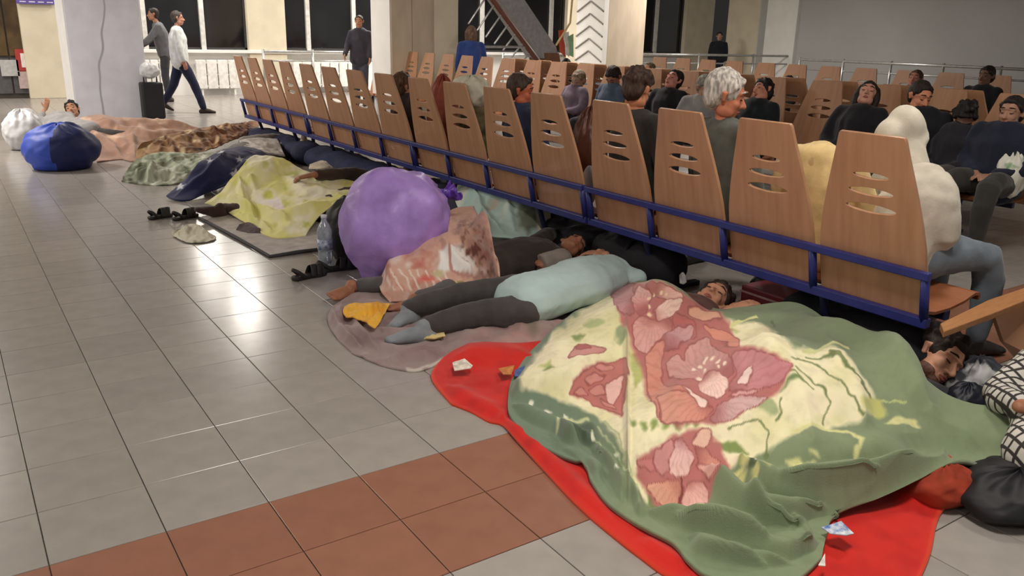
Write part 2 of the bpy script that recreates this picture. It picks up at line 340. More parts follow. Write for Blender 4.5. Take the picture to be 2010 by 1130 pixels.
p1,_,_=pillar(11,138,285,15.1,.95,M_MARBLE,M_WHITE,'broad pillar clad in pale grey veined marble')
p2,xa,xb=pillar(12,768,899,14.0,.8,M_TAN,M_WHITE,'tan stone pillar with its lit side coloured white')
for fr in(.0,.3,.62): MB().box((xa+(xb-xa)*fr+.01,13.985,0),(xa+(xb-xa)*(fr+(.3 if fr<.6 else .38))-.01,13.999,CEIL)).build('stone_panel',M_TAN if fr<.6 else M_CREAM,p2)
p3,xc,xd=pillar(13,1190,1262,15.0,1.5,M_TAN,M_CREAM,'tan and cream pillar with white chevron strip')
rib=thing('chevron_strip','white ribbed strip with diagonal chevrons on the cream pillar','decoration',(xc-.09,15.0,0))
MB().box((-.06,-.02,.9),(.07,.95,3.4)).build('backing',M_WHITE,rib)
for i in range(9):
    z=.95+i*.27
    for s in(0,1):
        y0,y1=(.46,.0) if s==0 else (.48,.94)
        MB().loft([(-.07,y0,z+.22),(-.07,y1,z)],[.02,.02],seg=6,dome=False).build('rib',mat('grey_rib',(150,146,140)),rib)
p5,_,_=pillar(15,1482,1528,17.0,1.2,M_WHITE,M_CREAM,'white pillar left of the grey wall')
wr=struct(MB().box((20,3,0),(20.3,15.6,CEIL)).build('wall_right',M_GREYW)); wr['label']='large plain grey wall behind the seated crowd'
struct(MB().box((19.9,15.55,0),(20.6,16.6,CEIL)).build('trim_16',M_WHITE))
ce=struct(MB().box((-9,-5,CEIL),(27,24,CEIL+.15)).build('ceiling',mat('off_white_ceiling',(206,200,190),rough=.9)))
for k,(x,y,e,sz) in enumerate(LAMPS):
    t=thing('ceiling_lamp','square ceiling lamp '+['above the walking man','above the back window wall','over the left side of the hall','over the far left floor','above the tan stone pillar','above the back row of benches','above the middle of the seated crowd','added behind the camera at left to light the foreground','added to light the green floral blanket front','added to light the nearest bench end','above the dark doorway','above the sloping stair parapet','added to brighten the marble pillar front'][k],'lamp',(x,y,CEIL),group='ceiling lamps')
    MB().box((-sz/2,-sz/2,-.06),(sz/2,sz/2,-.002)).build('housing',M_MUL,t)
    MB().box((-sz/2+.04,-sz/2+.04,-.066),(sz/2-.04,sz/2-.04,-.061)).build('diffuser',mat('lamp_diffuser',(255,244,226),emit=4.),t)
    ld=bpy.data.lights.new('lamp_light','AREA'); ld.shape='SQUARE'; ld.size=sz*.9; ld.energy=e; ld.color=(1,.94,.87); lo=bpy.data.objects.new('lamp_light',ld); COL.objects.link(lo); lo.parent=t; lo.location=(0,0,-.08)
# ------------------------------------------------------------------ railing before the grey wall and by the windows
M_STEEL=mat('brushed_steel',(190,190,188),rough=.3,metal=.7)
def railing(A,B,n,label,h=1.08):
    A=np.array(A);B=np.array(B); t=thing('railing',label,'railing',(*A,0)); D=B-A
    MB().loft([(0,0,h),(D[0],D[1],h)],[.03,.03],dome=False).build('top_rail',M_STEEL,t,True); MB().loft([(0,0,h*.8),(D[0],D[1],h*.8)],[.02,.02],dome=False).build('lower_rail',M_STEEL,t,True)
    for i in range(n): q=D*(i/(n-1)); MB().loft([(q[0],q[1],0),(q[0],q[1],h+.05)],[.028,.028],dome=False).build('post',M_STEEL,t,True)
railing((17.3,13.3),(17.9,6.5),7,'steel railing along the grey wall behind the crowd')
railing((15.2,16.6),(20.5,15.6),4,'steel railing under the narrow windows beside the cream pillar')
railing((6.2,19.2),(9.6,19.0),4,'steel railing before the second window left of the tan pillar',1.0)
railing((11.6,17.6),(14.2,17.2),3,'steel railing behind the sloping grey ramp',1.0)
# ------------------------------------------------------------------ sloping stair parapet
t=thing('stair_ramp','grey sloping stair parapet with brown handrail beside the cream pillar','staircase',(0,0,0))
YR=13.2; q=lambda x,y:(atY(x,y,YR)[0],atY(x,y,YR)[2])
MB().prism([q(945,-60),q(1000,-45),q(1092,93),q(1097,116),q(1063,114)],YR,YR+.5,axis=1).build('parapet',mat('grey_parapet',(150,150,152),rough=.6),t)
MB().prism([q(1068,104),q(1096,104),q(1104,150),q(1074,150)],YR-.02,YR+.52,axis=1).build('end_block',mat('brown_wood_dark',(120,84,62)),t)
h0=atY(930,-50,YR-.1);h1=atY(1064,132,YR-.1); MB().loft([h0,h1],[.05,.05]).build('handrail',mat('brown_handrail',(112,70,58),rough=.4),t,True)
h0=atY(985,20,YR-.06);h1=atY(1066,128,YR-.06); MB().loft([h0,h1],[.02,.02]).build('steel_strip',M_STEEL,t,True)
for i in range(7):
    a=atY(958+i*14,-12+i*19,YR-.1); b=atY(920+i*17,46+i*13,YR-.1); MB().loft([a,b],[.018,.018],seg=6).build('baluster',M_STEEL,t,True)
a=atY(915,92,YR-.1);b=atY(1030,92,YR-.1); MB().loft([a,b],[.02,.02]).build('base_rail',M_STEEL,t,True)
t=thing('flag','small red white and green flag on a slanted wooden pole','flag',(0,0,0)); YF=13.0
a=atY(1124,-10,YF);b=atY(1092,88,YF); MB().loft([a,atY(1119,45,YF),b],[.02,.02,.02]).build('pole',mat('pale_wood_pole',(222,196,140)),t,True)
for i,cc in enumerate(((196,84,58),(228,226,220),(150,190,150))):
    P_=[atY(1096+i*9,60+6*i,YF+.03),atY(1107+i*9,58+4*i,YF+.05),atY(1109+i*8,112,YF+.03),atY(1098+i*9,100+4*i,YF+.06)]
    me=meshdata('flag_stripe',P_,[(0,1,2,3)]); o=link('flag_stripe',me,mat('flag_%d'%i,cc),t); s_=o.modifiers.new('th','SOLIDIFY'); s_.thickness=.012
# ------------------------------------------------------------------ waiting benches
def mat_wood():
    m=mat('beech_plywood',(184,138,104),rough=.45,var=.10,scale=2.2,rgb2=(170,124,92),stretch=(1,6,1.2),coat=.08,detail=6); return m
M_WOOD=mat_wood(); M_WOODE=mat('plywood_edge',(150,92,58),rough=.6,stretch=(20,1,1)); M_BLUE=mat('blue_painted_steel',(40,46,112),rough=.4,var=.08); M_DARKF=mat('dark_blue_steel',(26,30,62),rough=.5)
TILT=math.atan2(.19,.80); LP=.82/math.cos(TILT)
def panel_curve():
    cu=bpy.data.curves.new('seat_back','CURVE'); cu.dimensions='2D'; cu.fill_mode='BOTH'; cu.extrude=.007; cu.bevel_depth=.002; cu.bevel_resolution=1
    def spline(P):
        s=cu.splines.new('POLY'); s.points.add(len(P)-1); s.use_cyclic_u=True
        for p,q in zip(s.points,P): p.co=(q[0],q[1],0,1)
    prof=[(0,.455),(.12,.462),(.28,.466),(.42,.455),(.55,.425),(.68,.385),(.80,.342),(.90,.305),(.97,.282),(.99,.274),(1.0,.262)]
    R_=[(w,t*LP) for t,w in prof]; spline(R_+[(-x,y) for x,y in reversed(R_)])
    for t,hw,hh in((.778,.155,.0165),(.69,.195,.0205),(.597,.22,.023)):
        spline([(hw*math.copysign(abs(math.cos(a))**1.15,math.cos(a)),t*LP+hh*math.sin(a)) for a in np.linspace(0,2*math.pi,25)[:-1]])
    o=bpy.data.objects.new('tmp',cu); COL.objects.link(o); dg=bpy.context.evaluated_depsgraph_get(); me=bpy.data.meshes.new_from_object(o.evaluated_get(dg)); bpy.data.objects.remove(o)
    # curve x -> bench y, curve y -> up the lean, thickness -> x
    c,s=math.cos(TILT),math.sin(TILT)
    for v in me.vertices:
        x,y,z=v.co; v.co=(-y*s+z*c+.012,x,y*c+z*s+.345)
    me.name='seat_back'; me.update(); me.materials.clear(); me.materials.append(M_WOOD); return me
PANEL=panel_curve()
def pan_mesh():
    b=MB(); prof=[(.03,.40),(.10,.385),(.22,.385),(.34,.40),(.43,.425),(.47,.42),(.485,.395)]; n=len(prof); hw=.455
    up=[(x,z) for x,z in prof]; lo=[(x-(.004 if i<n-1 else .014),z-.014) for i,(x,z) in enumerate(prof)]
    b.prism(up+lo[::-1],-hw,hw,axis=1); me=b.mesh('seat_pan'); me.materials.append(M_WOODE); return me
PAN=pan_mesh()
def bench(loc,rz,p,label,group,n=4,rows='a'):
    t=thing('waiting_bench',label,'bench',loc,rz,group); L=p*n; c,s=math.cos(TILT),math.sin(TILT)
    up=lambda z:-(z-.345)*s/c
    xu,xl=up(.585)-.028,up(.365)-.03
    MB().box((xu-.018,-.02,.567),(xu+.018,L+.02,.603)).build('upper_rail',M_BLUE,t,bevel=.004)
    MB().box((xl-.022,-.02,.343),(xl+.022,L+.02,.387)).build('lower_rail',M_BLUE,t,bevel=.004)
    MB().box((.18,0.02,.33),(.22,L-.02,.375)).build('seat_beam',M_DARKF,t,bevel=.004)
    for k in range(n+1):
        y=min(max(p*k,0.0),L); MB().loft([(xl,y,.36),(xu,y,.585)],[.02,.02],seg=8,dome=False).build('post',M_BLUE,t,True)
        if 0<k<n: MB().loft([(xl,y,.365),(.2,y,.352)],[.016,.016],seg=6,dome=False).build('bracket',M_DARKF,t,True)
    for k in range(n):
        o=bpy.data.objects.new('seat_back',PANEL); COL.objects.link(o); o.parent=t; o.location=(0,p*(k+.5),0); o.scale=(1,p,1)
        o=bpy.data.objects.new('seat_pan',PAN); COL.objects.link(o); o.parent=t; o.location=(0,p*(k+.5),0); o.scale=(1,p,1)
    for y in(p*.9,L-p*.9):
        MB().loft([(xl,y,.36),(.02,y,.2),(.06,y,.03)],[.02,.02,.02],sub=4).build('leg',M_DARKF,t,True)
        MB().loft([(.2,y,.35),(.22,y,.03)],[.022,.022]).build('leg',M_DARKF,t,True)
        MB().box((-.1,y-.025,0),(.45,y+.025,.03)).build('foot',M_DARKF,t,bevel=.004)
    return t
ROW1=[(1.842,4.150),(4.215,6.61),(6.65,9.20),(9.25,11.62)]
L1=['nearest four-seat plywood bench with blue steel frame, beside the green floral blanket','second plywood bench from the camera, behind the purple bag','third plywood bench from the camera, behind the yellow-green blanket','farthest plywood bench of the near row, closest to the marble pillar']
for (a,b),l in zip(ROW1,L1): bench((3.5,a,0),0,(b-a)/4,l,'benches of the near row with backs to the camera')
X2=7.0
L2=['nearest bench of the facing row, seats turned to the camera, at the right edge','second bench of the facing row, below the woman with head thrown back','third bench of the facing row, behind the white haired man','fourth bench of the facing row, behind the dark blue crowd','farthest bench of the facing row, empty seats under the stair parapet']
for k,l in enumerate(L2): bench((X2,3.0+2.46*(k+1),0),math.pi,.6,l,'benches of the facing row')
L3=['back row bench by the steel railing, at right','middle bench of the back row by the railing','left bench of the back row by the railing, under the narrow windows']
for k,l in enumerate(L3): bench((11.0,4.6+2.46*(k+1),0),math.pi,.6,l,'benches of the back row')

for k,l in enumerate(['nearest bench back to back with the facing row, behind dark jackets','bench back to back with the facing row, behind the red scarf sleeper','bench back to back with the facing row, behind the blue grey jackets']): bench((7.5,3.6+2.46*k,0),0,.6,l,'benches back to back with the facing row')
# ------------------------------------------------------------------ figures
def nrm(v): v=np.array(v,float); return v/(np.linalg.norm(v)+1e-9)
UPV=np.array([0,0,1.])
SK_LIGHT=(206,158,130); SK_MID=(186,134,106); SK_TAN=(160,108,82); SK_DARK=(112,76,62)
def skin(c): return mat('skin_%d_%d_%d'%c,c,rough=.55,var=.10,scale=22,spec=.35)
def fabric(c,**k): return mat('fabric_%d_%d_%d'%tuple(c),c,rough=.88,var=k.pop('var',.12),scale=k.pop('scale',10),bump=.15,bscale=90,spec=.2,sheen=.15,**k)
def hairm(c): return mat('hair_%d_%d_%d'%tuple(c),c,rough=.6,var=.35,scale=60,stretch=(1,1,.25),bump=.5,bscale=120,spec=.3)
class Fig:
    def __init__(s,label,vs=.014,sk=SK_MID,loc=None):
        s.root=thing('person',label,'person',(0,0,0)); s.vs=vs; s.sk=sk; s.body=MB(); s.head=MB(); s.lay={}; s.hands=MB(); s.fine=[]
    def L(s,n,m):
        if n not in s.lay: s.lay[n]=(MB(),m)
        return s.lay[n][0]
    def limb(s,pts,rad,cloth=None,upto=None,add=.012):
        """skin limb plus, in layer cloth=(name,mat), a sleeve over its first `upto` part"""
        s.body.loft(pts,rad,sub=3)
        if cloth:
            P=[np.array(p,float) for p in pts]; R=list(rad)
            if upto is not None:
                k=int(upto); fr=upto-k; Q=P[:k+1]; RR=R[:k+1]
                if fr>.02 and k+1<len(P): Q=Q+[P[k]*(1-fr)+P[k+1]*fr]; RR=RR+[R[k]*(1-fr)+R[k+1]*fr]
                P,R=Q,RR
            s.L(*cloth).loft(P,[r+add for r in R],sub=3)
    def torso(s,pel,chest,neck,side,cloth=None,w=1.,pants=None,add=.014,belly=1.):
        pel,chest,neck=map(lambda p:np.array(p,float),(pel,chest,neck)); mid=(pel*.5+chest*.5)
        P=[pel,mid,chest,chest*.35+neck*.65]; R=[(.155*w,.105*w),(.14*w,.10*w*belly),(.165*w,.11*w),(.12*w,.075*w)]
        s.body.loft(P,R,side=side,sub=3); s.body.loft([chest*.4+neck*.6,neck],[.06,.055])
        if cloth: s.L(*cloth).loft([pel-nrm(chest-pel)*.03]+P[1:],[(a+add+.016,b+add+.014) for a,b in R],side=side,sub=3)
        if pants: s.L(*pants).loft([pel-nrm(chest-pel)*.05,pel+nrm(chest-pel)*.08],[(.155*w+.002,.105*w+.002)]*2,side=side)
    def shoulders(s,neck,chest,side,cloth=None,wd=.18,add=.014):
        c=np.array(neck)*.7+np.array(chest)*.3; a=c+nrm(side)*wd; b=c-nrm(side)*wd
        s.body.loft([a,c,b],[.05,.065,.05]);
        if cloth: s.L(*cloth).loft([a,c,b],[.05+add,.065+add,.05+add])
        return a,b
    def hand(s,wr,d,n,size=1.,curl=.5,right=True,spread=.12):
        """wrist, finger direction, back-of-hand normal"""
        d=nrm(d); n=nrm(np.array(n)-d*(np.array(n)@d)); sd=np.cross(d,n)*(1 if right else -1); wr=np.array(wr,float); k=size
        s.hands.loft([wr-d*.02,wr+d*.03*k,wr+d*.085*k],[(.026*k,.02*k),(.036*k,.017*k),(.04*k,.014*k)],side=sd,sub=2)
        for i,(o,l) in enumerate(((-.03,.068),(-.0105,.078),(.0095,.072),(.028,.056))):
            b=wr+d*.085*k+sd*o*k; dd=nrm(d+sd*o*spread*25*.3); c1=curl*.7
            p1=b+(dd*math.cos(c1*.6)-n*math.sin(c1*.6))*l*.45*k; p2=p1+(dd*math.cos(c1*1.5)-n*math.sin(c1*1.5))*l*.32*k; p3=p2+(dd*math.cos(c1*2.2)-n*math.sin(c1*2.2))*l*.25*k
            s.hands.loft([b-d*.02*k,p1,p2,p3],[.0095*k,.009*k,.0082*k,.007*k],seg=8)
        b=wr+d*.02*k-sd*.03*k; p1=b+(d*.6-sd*.7-n*.2)*.04*k; p2=p1+(d*.85-sd*.35-n*.3)*.034*k
        s.hands.loft([wr+d*.01*k-sd*.012*k,b,p1,p2],[.014*k,.014*k,.0115*k,.009*k],seg=8)
    def foot(s,ank,d,up,size=1.,shoe=None,right=True):
        """bare foot with toes, or shoe=(name,mat); ank = ankle, d = toe direction, up = top of the foot"""
        d=nrm(d); up=nrm(np.array(up)-d*(np.array(up)@d)); sd=np.cross(d,up)*(1 if right else -1); a=np.array(ank,float); k=size
        tgt=s.hands if shoe is None else s.L(*shoe); e=0 if shoe is None else .009
        tgt.loft([a-d*.055*k-up*.055*k,a-d*.02*k-up*.045*k,a+d*.06*k-up*.045*k,a+d*.135*k-up*.06*k],[(.028*k+e,.03*k+e),(.032*k+e,.042*k+e),(.036*k+e,.034*k+e),(.042*k+e,.02*k+e)],side=sd,sub=3)
        tgt.loft([a,a+d*.005-up*.04*k],[.034*k+e,.034*k+e])
        if shoe is None:
            for i,(o,l,r) in enumerate(((-.028,.05,.0135),(-.008,.046,.010),(.009,.042,.0095),(.024,.036,.009),(.037,.028,.0085))):
                b=a+d*.13*k-up*.062*k+sd*o*k; s.hands.loft([b,b+d*l*k-up*.004],[r*k,r*.85*k],seg=8)
        else: tgt.loft([a+d*.12*k-up*.06*k,a+d*.18*k-up*.068*k],[(.042*k+e,.02*k+e),(.034*k+e,.014*k+e)],side=sd)
    def face(s,c,fw,up,hair=None,k=1.,style='short',vs=.008,features=True,hairvol=1.,lipc=(164,96,84),eyes='closed',beard=None,nd=1.):
        c=np.array(c,float); fw=nrm(fw); up=nrm(np.array(up,float)-fw*(np.array(up,float)@fw)); sd=np.cross(fw,up); A=lambda f,u,v=0.:c+(fw*f+up*u+sd*v)*k
        h=s.head; E=lambda p,a,b,d:h.ell(p,(sd*a*k,fw*b*k,up*d*k))
        E(A(-.012,.03),.076,.096,.088); E(A(.022,-.03),.063,.068,.085); E(A(.052,-.088),.034,.032,.026); E(A(.02,-.065,.03),.036,.05,.04); E(A(.02,-.065,-.03),.036,.05,.04)
        E(A(.055,-.025,.035),.026,.026,.028); E(A(.055,-.025,-.035),.026,.026,.028)
        h.loft([A(.082,.012),A(.098,-.012),A(.107,-.028)],[.008*k,.0105*k,.0145*k],seg=10); E(A(.088,-.033,.014),.011,.012,.009); E(A(.088,-.033,-.014),.011,.012,.009)
        h.loft([A(.064,.03,-.052),A(.082,.036,-.02),A(.084,.034,0),A(.082,.036,.02),A(.064,.03,.052)],[.008*k,.0085*k,.008*k,.0085*k,.008*k],seg=8)
        for q in(-1,1):
            E(A(.068,.010,.031*q),.017,.013,.012); h.loft([A(-.008,.022,.076*q),A(-.022,.018,.088*q),A(-.012,-.02,.08*q)],[.012*k,.014*k,.010*k],seg=8)
        E(A(.079,-.062),.026,.014,.013)
        s.hvs=vs if s.vs<.017 else .0095
        if features:
            fe=MB()
            for q in(-1,1): fe.loft([A(.085,.038,.013*q),A(.0865,.0435,.03*q),A(.0685,.037,.053*q)],[(.003*k,.003*k),(.0045*k,.003*k),(.0028*k,.0028*k)],seg=6,sub=3)
            s.fine.append(('eyebrows',fe.mesh('eyebrows'),hairm(hair if hair and hair!=(0,) else (60,45,38))))
            ey=MB()
            for q in(-1,1):
                if eyes=='closed': ey.loft([A(.0745,.006,.017*q),A(.0818,.001,.031*q),A(.0725,.005,.046*q)],[.0022*k,.0036*k,.0022*k],seg=6,sub=4)
                else: ey.ell(A(.0755,.009,.031*q),(sd*.011*k,fw*.009*k,up*.006*k))
            s.fine.append(('eyes',ey.mesh('eyes'),mat('dark_eye',(48,34,30),rough=.4)))
            lp=MB(); lp.loft([A(.083,-.062,-.022),A(.0935,-.0565,-.006),A(.0925,-.058,0),A(.0935,-.0565,.006),A(.083,-.062,.022)],[.0025*k,.005*k,.005*k,.005*k,.0025*k],seg=6,sub=2)
            lp.loft([A(.083,-.064,-.02),A(.0915,-.0695,0),A(.083,-.064,.02)],[.0025*k,.006*k,.0025*k],seg=6,sub=3); s.fine.append(('lips',lp.mesh('lips'),mat('lips_%d'%lipc[0],lipc,rough=.45)))
        if beard:
            b=MB(); b.ell(A(.052,-.088),(sd*.0365*k,fw*.0345*k,up*.0285*k))
            for q in(-1,1): b.ell(A(.02,-.067,.03*q),(sd*.0385*k,fw*.0525*k,up*.036*k))
            b.loft([A(.082,-.046,-.022),A(.0945,-.0455,0),A(.082,-.046,.022)],[.0032*k,.0042*k,.0032*k],sub=3)
            s.fine.append(('beard',voxel(b,.006*k,2,'beard'),beard))
        if hair and style!='none':
            b=MB(); e=hairvol; 
            b.ell(A(-.026,.042),(sd*.084*e*k,fw*.094*e*k,up*.090*e*k)); b.ell(A(-.05,.0),(sd*.078*e*k,fw*.06*e*k,up*.085*k))
            b.loft([A(.048,.086,-.038),A(.058,.095,0),A(.048,.086,.038)],[.016*k,.018*k,.016*k])
            for q in(-1,1): b.loft([A(.03,.06,.066*q),A(.004,.02,.078*q)],[.016*k,.010*k])
            if style in('curly','mop'):
                r=random.Random(int(abs(c[0]*1000))); 
                for i in range(46 if style=='curly' else 30):
                    th=r.uniform(-math.pi,math.pi); ph=r.uniform(-.1,1.4); dv=np.array([math.cos(ph)*math.cos(th),math.cos(ph)*math.sin(th),math.sin(ph)])
                    if dv[1]>.45 and dv[2]<.8: continue
                    p=A(-.02+dv[1]*.096*e,.045+dv[2]*.092*e,dv[0]*.086*e); b.ell(p,(sd*.022*k,fw*.022*k,up*.022*k),8,6)
            if style=='long':
                for q in(-1,1): b.loft([A(-.01,.06,.07*q),A(-.02,-.02,.088*q),A(-.02,-.11,.082*q),A(0,-.19,.075*q)],[.026*k,.03*k,.03*k,.02*k],sub=3)
                b.loft([A(-.07,.04,0),A(-.085,-.06,0),A(-.07,-.18,0)],[(.07*k,.035*k),(.08*k,.04*k),(.07*k,.03*k)],side=sd,sub=3)
            me=voxel(b,.009 if s.vs<.015 else .013,2,'hair'); displace(me,.008,70.,c[0],(1,1,.4)); s.fine.append(('hair',me,hairm(hair)))
        return A
    def hood(s,A,m,name='hood'):
        b=s.L(name,m); return b
    def done(s):
        ms=[]
        if s.body.v: ms.append(voxel(s.body,s.vs*1.25,4,'body'))
        if s.head.v: ms.append(voxel(s.head,getattr(s,'hvs',.008),2,'head'))
        if s.hands.v: ms.append(voxel(s.hands,.0052 if s.vs<.015 else .008,1,'hands'))
        o=link('body',joinmesh(ms,'body'),skin(s.sk),s.root)
        for m in ms: bpy.data.meshes.remove(m)
        for n,(b,m) in s.lay.items():
            me=voxel(b,s.vs*1.08,3,n)
            if n in('shirt','jacket','trousers','hoodie','coat','dress','leggings'): displace(me,.011 if n!='hoodie' else .006,13. if n!='hoodie' else 8.,len(me.vertices)*.01,(1,1,.45)); displace(me,.005,34.,3.,(1,1,.5))
            link(n.split('#')[0],me,m,s.root)
        for n,me,m in s.fine: link(n,me,m,o if n in('eyes','eyebrows','lips') else s.root,True)
        return s.root
def sit(label,px,py,f,rec=.2,sk=SK_MID,top=(40,40,46),legs=(46,46,54),hair=(50,38,32),style='short',face=None,up=None,fwd_lean=0.,zs=.43,topname='jacket',vs=.018,features=True,arms='lap',shoe=(40,36,34),k=1.,headoff=(0,0,0),legspread=.11,kneez=0.,hood=None,w=1.05,hairvol=1.02,eyes='closed',legson=True,beard=None,SX=None):
    f=nrm((*f,0)); sd=np.cross(f,UPV); al=UPV*math.cos(rec)-f*math.sin(rec)
    ho=UPV*.10+al*.66+f*fwd_lean+f*headoff[0]+sd*headoff[1]+UPV*headoff[2]
    if SX is None: hz=zs+ho[2]; hp=G(px,py,hz); S0=hp-ho
    else:
        hp=atX(px,py,SX+ho[0]); S0=hp-ho; S0[2]=zs; tl=(hp[2]-zs-.10-headoff[2])/(ho[2]-.10-headoff[2]); al=al*min(max(tl,.6),1.25)
    F_=Fig(label,vs,sk); pel=S0+UPV*.10; ch=pel+al*.36+f*fwd_lean*.55; nk=pel+al*.52+f*fwd_lean*.85+sd*headoff[1]*.4
    tm=fabric(top); lm=fabric(legs); TN=(topname,tm); PN=('trousers',lm)
    F_.torso(pel,ch,nk,sd,TN,w=w,pants=PN if legson else None); a,b=F_.shoulders(nk,ch,sd,TN)
    F_.body.loft([nk,hp-nrm(hp-nk)*.06],[.055,.05])
    for q,sh in((1,a),(-1,b)):
        if arms=='lap': el=sh-al*.27+sd*.07*q+f*.04; wr=pel+f*.2+UPV*.07+sd*.05*q; hd=-sd*q*.6+f*.6
        elif arms=='cross': el=sh-al*.24+sd*.08*q+f*.08; wr=ch+f*.17-al*.12-sd*.06*q; hd=-sd*q
        elif arms=='head': 
            if q==1: el=sh+f*.12+UPV*.05+sd*.12; wr=hp+sd*.1+f*.02-UPV*.05; hd=UPV
            else: el=sh-al*.27+sd*.07*q; wr=pel+f*.2+UPV*.07; hd=f
        elif arms=='headr':
            if q==-1: el=sh+f*.10+UPV*.0-sd*.14; wr=hp-sd*.10-UPV*.10+f*.03; hd=UPV*.9+sd*.3
            else: el=sh-al*.27+sd*.07*q; wr=pel+f*.2+UPV*.07; hd=f
        F_.limb([sh,el,wr],[.052*w,.042*w,.028],TN,1.85); F_.hand(wr,hd,UPV if arms!='head' else f,.95,.6,q==-1)
        if legson:
            hip=pel+sd*.085*q-UPV*.01; kn=pel+f*.45+sd*legspread*q+UPV*(.0+kneez); an=kn+f*.05-UPV*(kn[2]-.09); 
            F_.limb([hip,kn,an],[.082*w,.058*w,.04],PN,1.92); F_.foot(an,f,UPV,1.,('shoe#%d'%q,mat('shoe_%d_%d_%d'%shoe,shoe,rough=.5)),q==-1)
    fc=nrm(face) if face is not None else nrm(f*1+UPV*.0)
    A=F_.face(hp,fc,up if up is not None else al,hair,k,style,features=features,hairvol=hairvol,eyes=eyes,beard=beard)
    if hood:
        m=fabric(hood); hb=F_.L('hood',m); u2=np.array(up if up is not None else al); s2=np.cross(fc,u2)
        hb.ell(A(-.02,.035),(s2*.108,fc*.125,u2*.114)); hb.ell(A(.02,-.01),(s2*.095,fc*.105,u2*.11)); hb.ell(A(-.05,-.05),(s2*.10,fc*.09,u2*.10)); hb.loft([A(.03,.10,0),A(.045,.05,.085),A(.01,-.08,.085)],[.022,.02,.025],sub=3); hb.loft([A(.03,.10,0),A(.045,.05,-.085),A(.01,-.08,-.085)],[.022,.02,.025],sub=3); hb.loft([hp,nk],[.09,.10]); hb.loft([nk-sd*.09,nk-f*.06,nk+sd*.09],[.05,.06,.05])
    F_.done(); return F_
# ------------------------------------------------------------------ blankets and bodies on the floor
def c_red(px,py,u,v,V):
    P=Paint(px,py,(206,32,20),6,.02); P.mix(np.clip(fbm(V[:,0]*14,V[:,1]*14,3)-.45,0,1)*1.6,(176,18,16)); e=np.minimum(np.minimum(u,1-u),np.minimum(v,1-v)); P.mix(np.clip((.012-e)/.008,0,1),(214,62,34)); return P.c
tag(cloth('red_blanket',top=[(868,702,.02),(905,680,.03),(960,672,.03),(1060,668,.02),(1300,625,.02),(1600,690,.02),(1800,800,.02),(1905,905,.03)],
 bot=[(885,790,.012),(925,806,.012),(958,824,.012),(985,832,.012),(1012,862,.012),(1074,928,.012),(1136,993,.012),(1198,1046,.012),(1260,1094,.012),(1312,1130,.012),(1420,1180,.012),(1600,1215,.012),(1785,1180,.012)],
 left=[(868,702,.02),(846,738,.015),(885,790,.012)],right=[(1905,905,.03),(1888,950,.05),(1845,1010,.012),(1825,1090,.012),(1785,1180,.012)],nu=180,nv=90,
 lumps=[(G(1800,975),G(1870,945),.07,.08,.04,.06)],ridges=[([(900,700),(960,690),(1040,700)],22,.03),([(985,820),(1080,905),(1200,1020)],16,.022),([(1260,1060),(1340,1110)],14,.02),([(880,760),(940,790),(985,812)],14,.02)],noise=(.006,6.),seed=11,color=c_red,thick=.014,edge=.06),
 'bright red fleece blanket laid flat under the green floral blanket','blanket')
def K(L): return [(980+.531*x,530+.531*y) for x,y in L]
def KS(L,n=2):
    q=K(L)
    for _ in range(n):
        o=[]
        for i in range(len(q)): (ax,ay),(bx_,by_)=q[i],q[(i+1)%len(q)]; o+=[(.8*ax+.2*bx_,.8*ay+.2*by_),(.2*ax+.8*bx_,.2*ay+.8*by_)]
        q=o
    return q
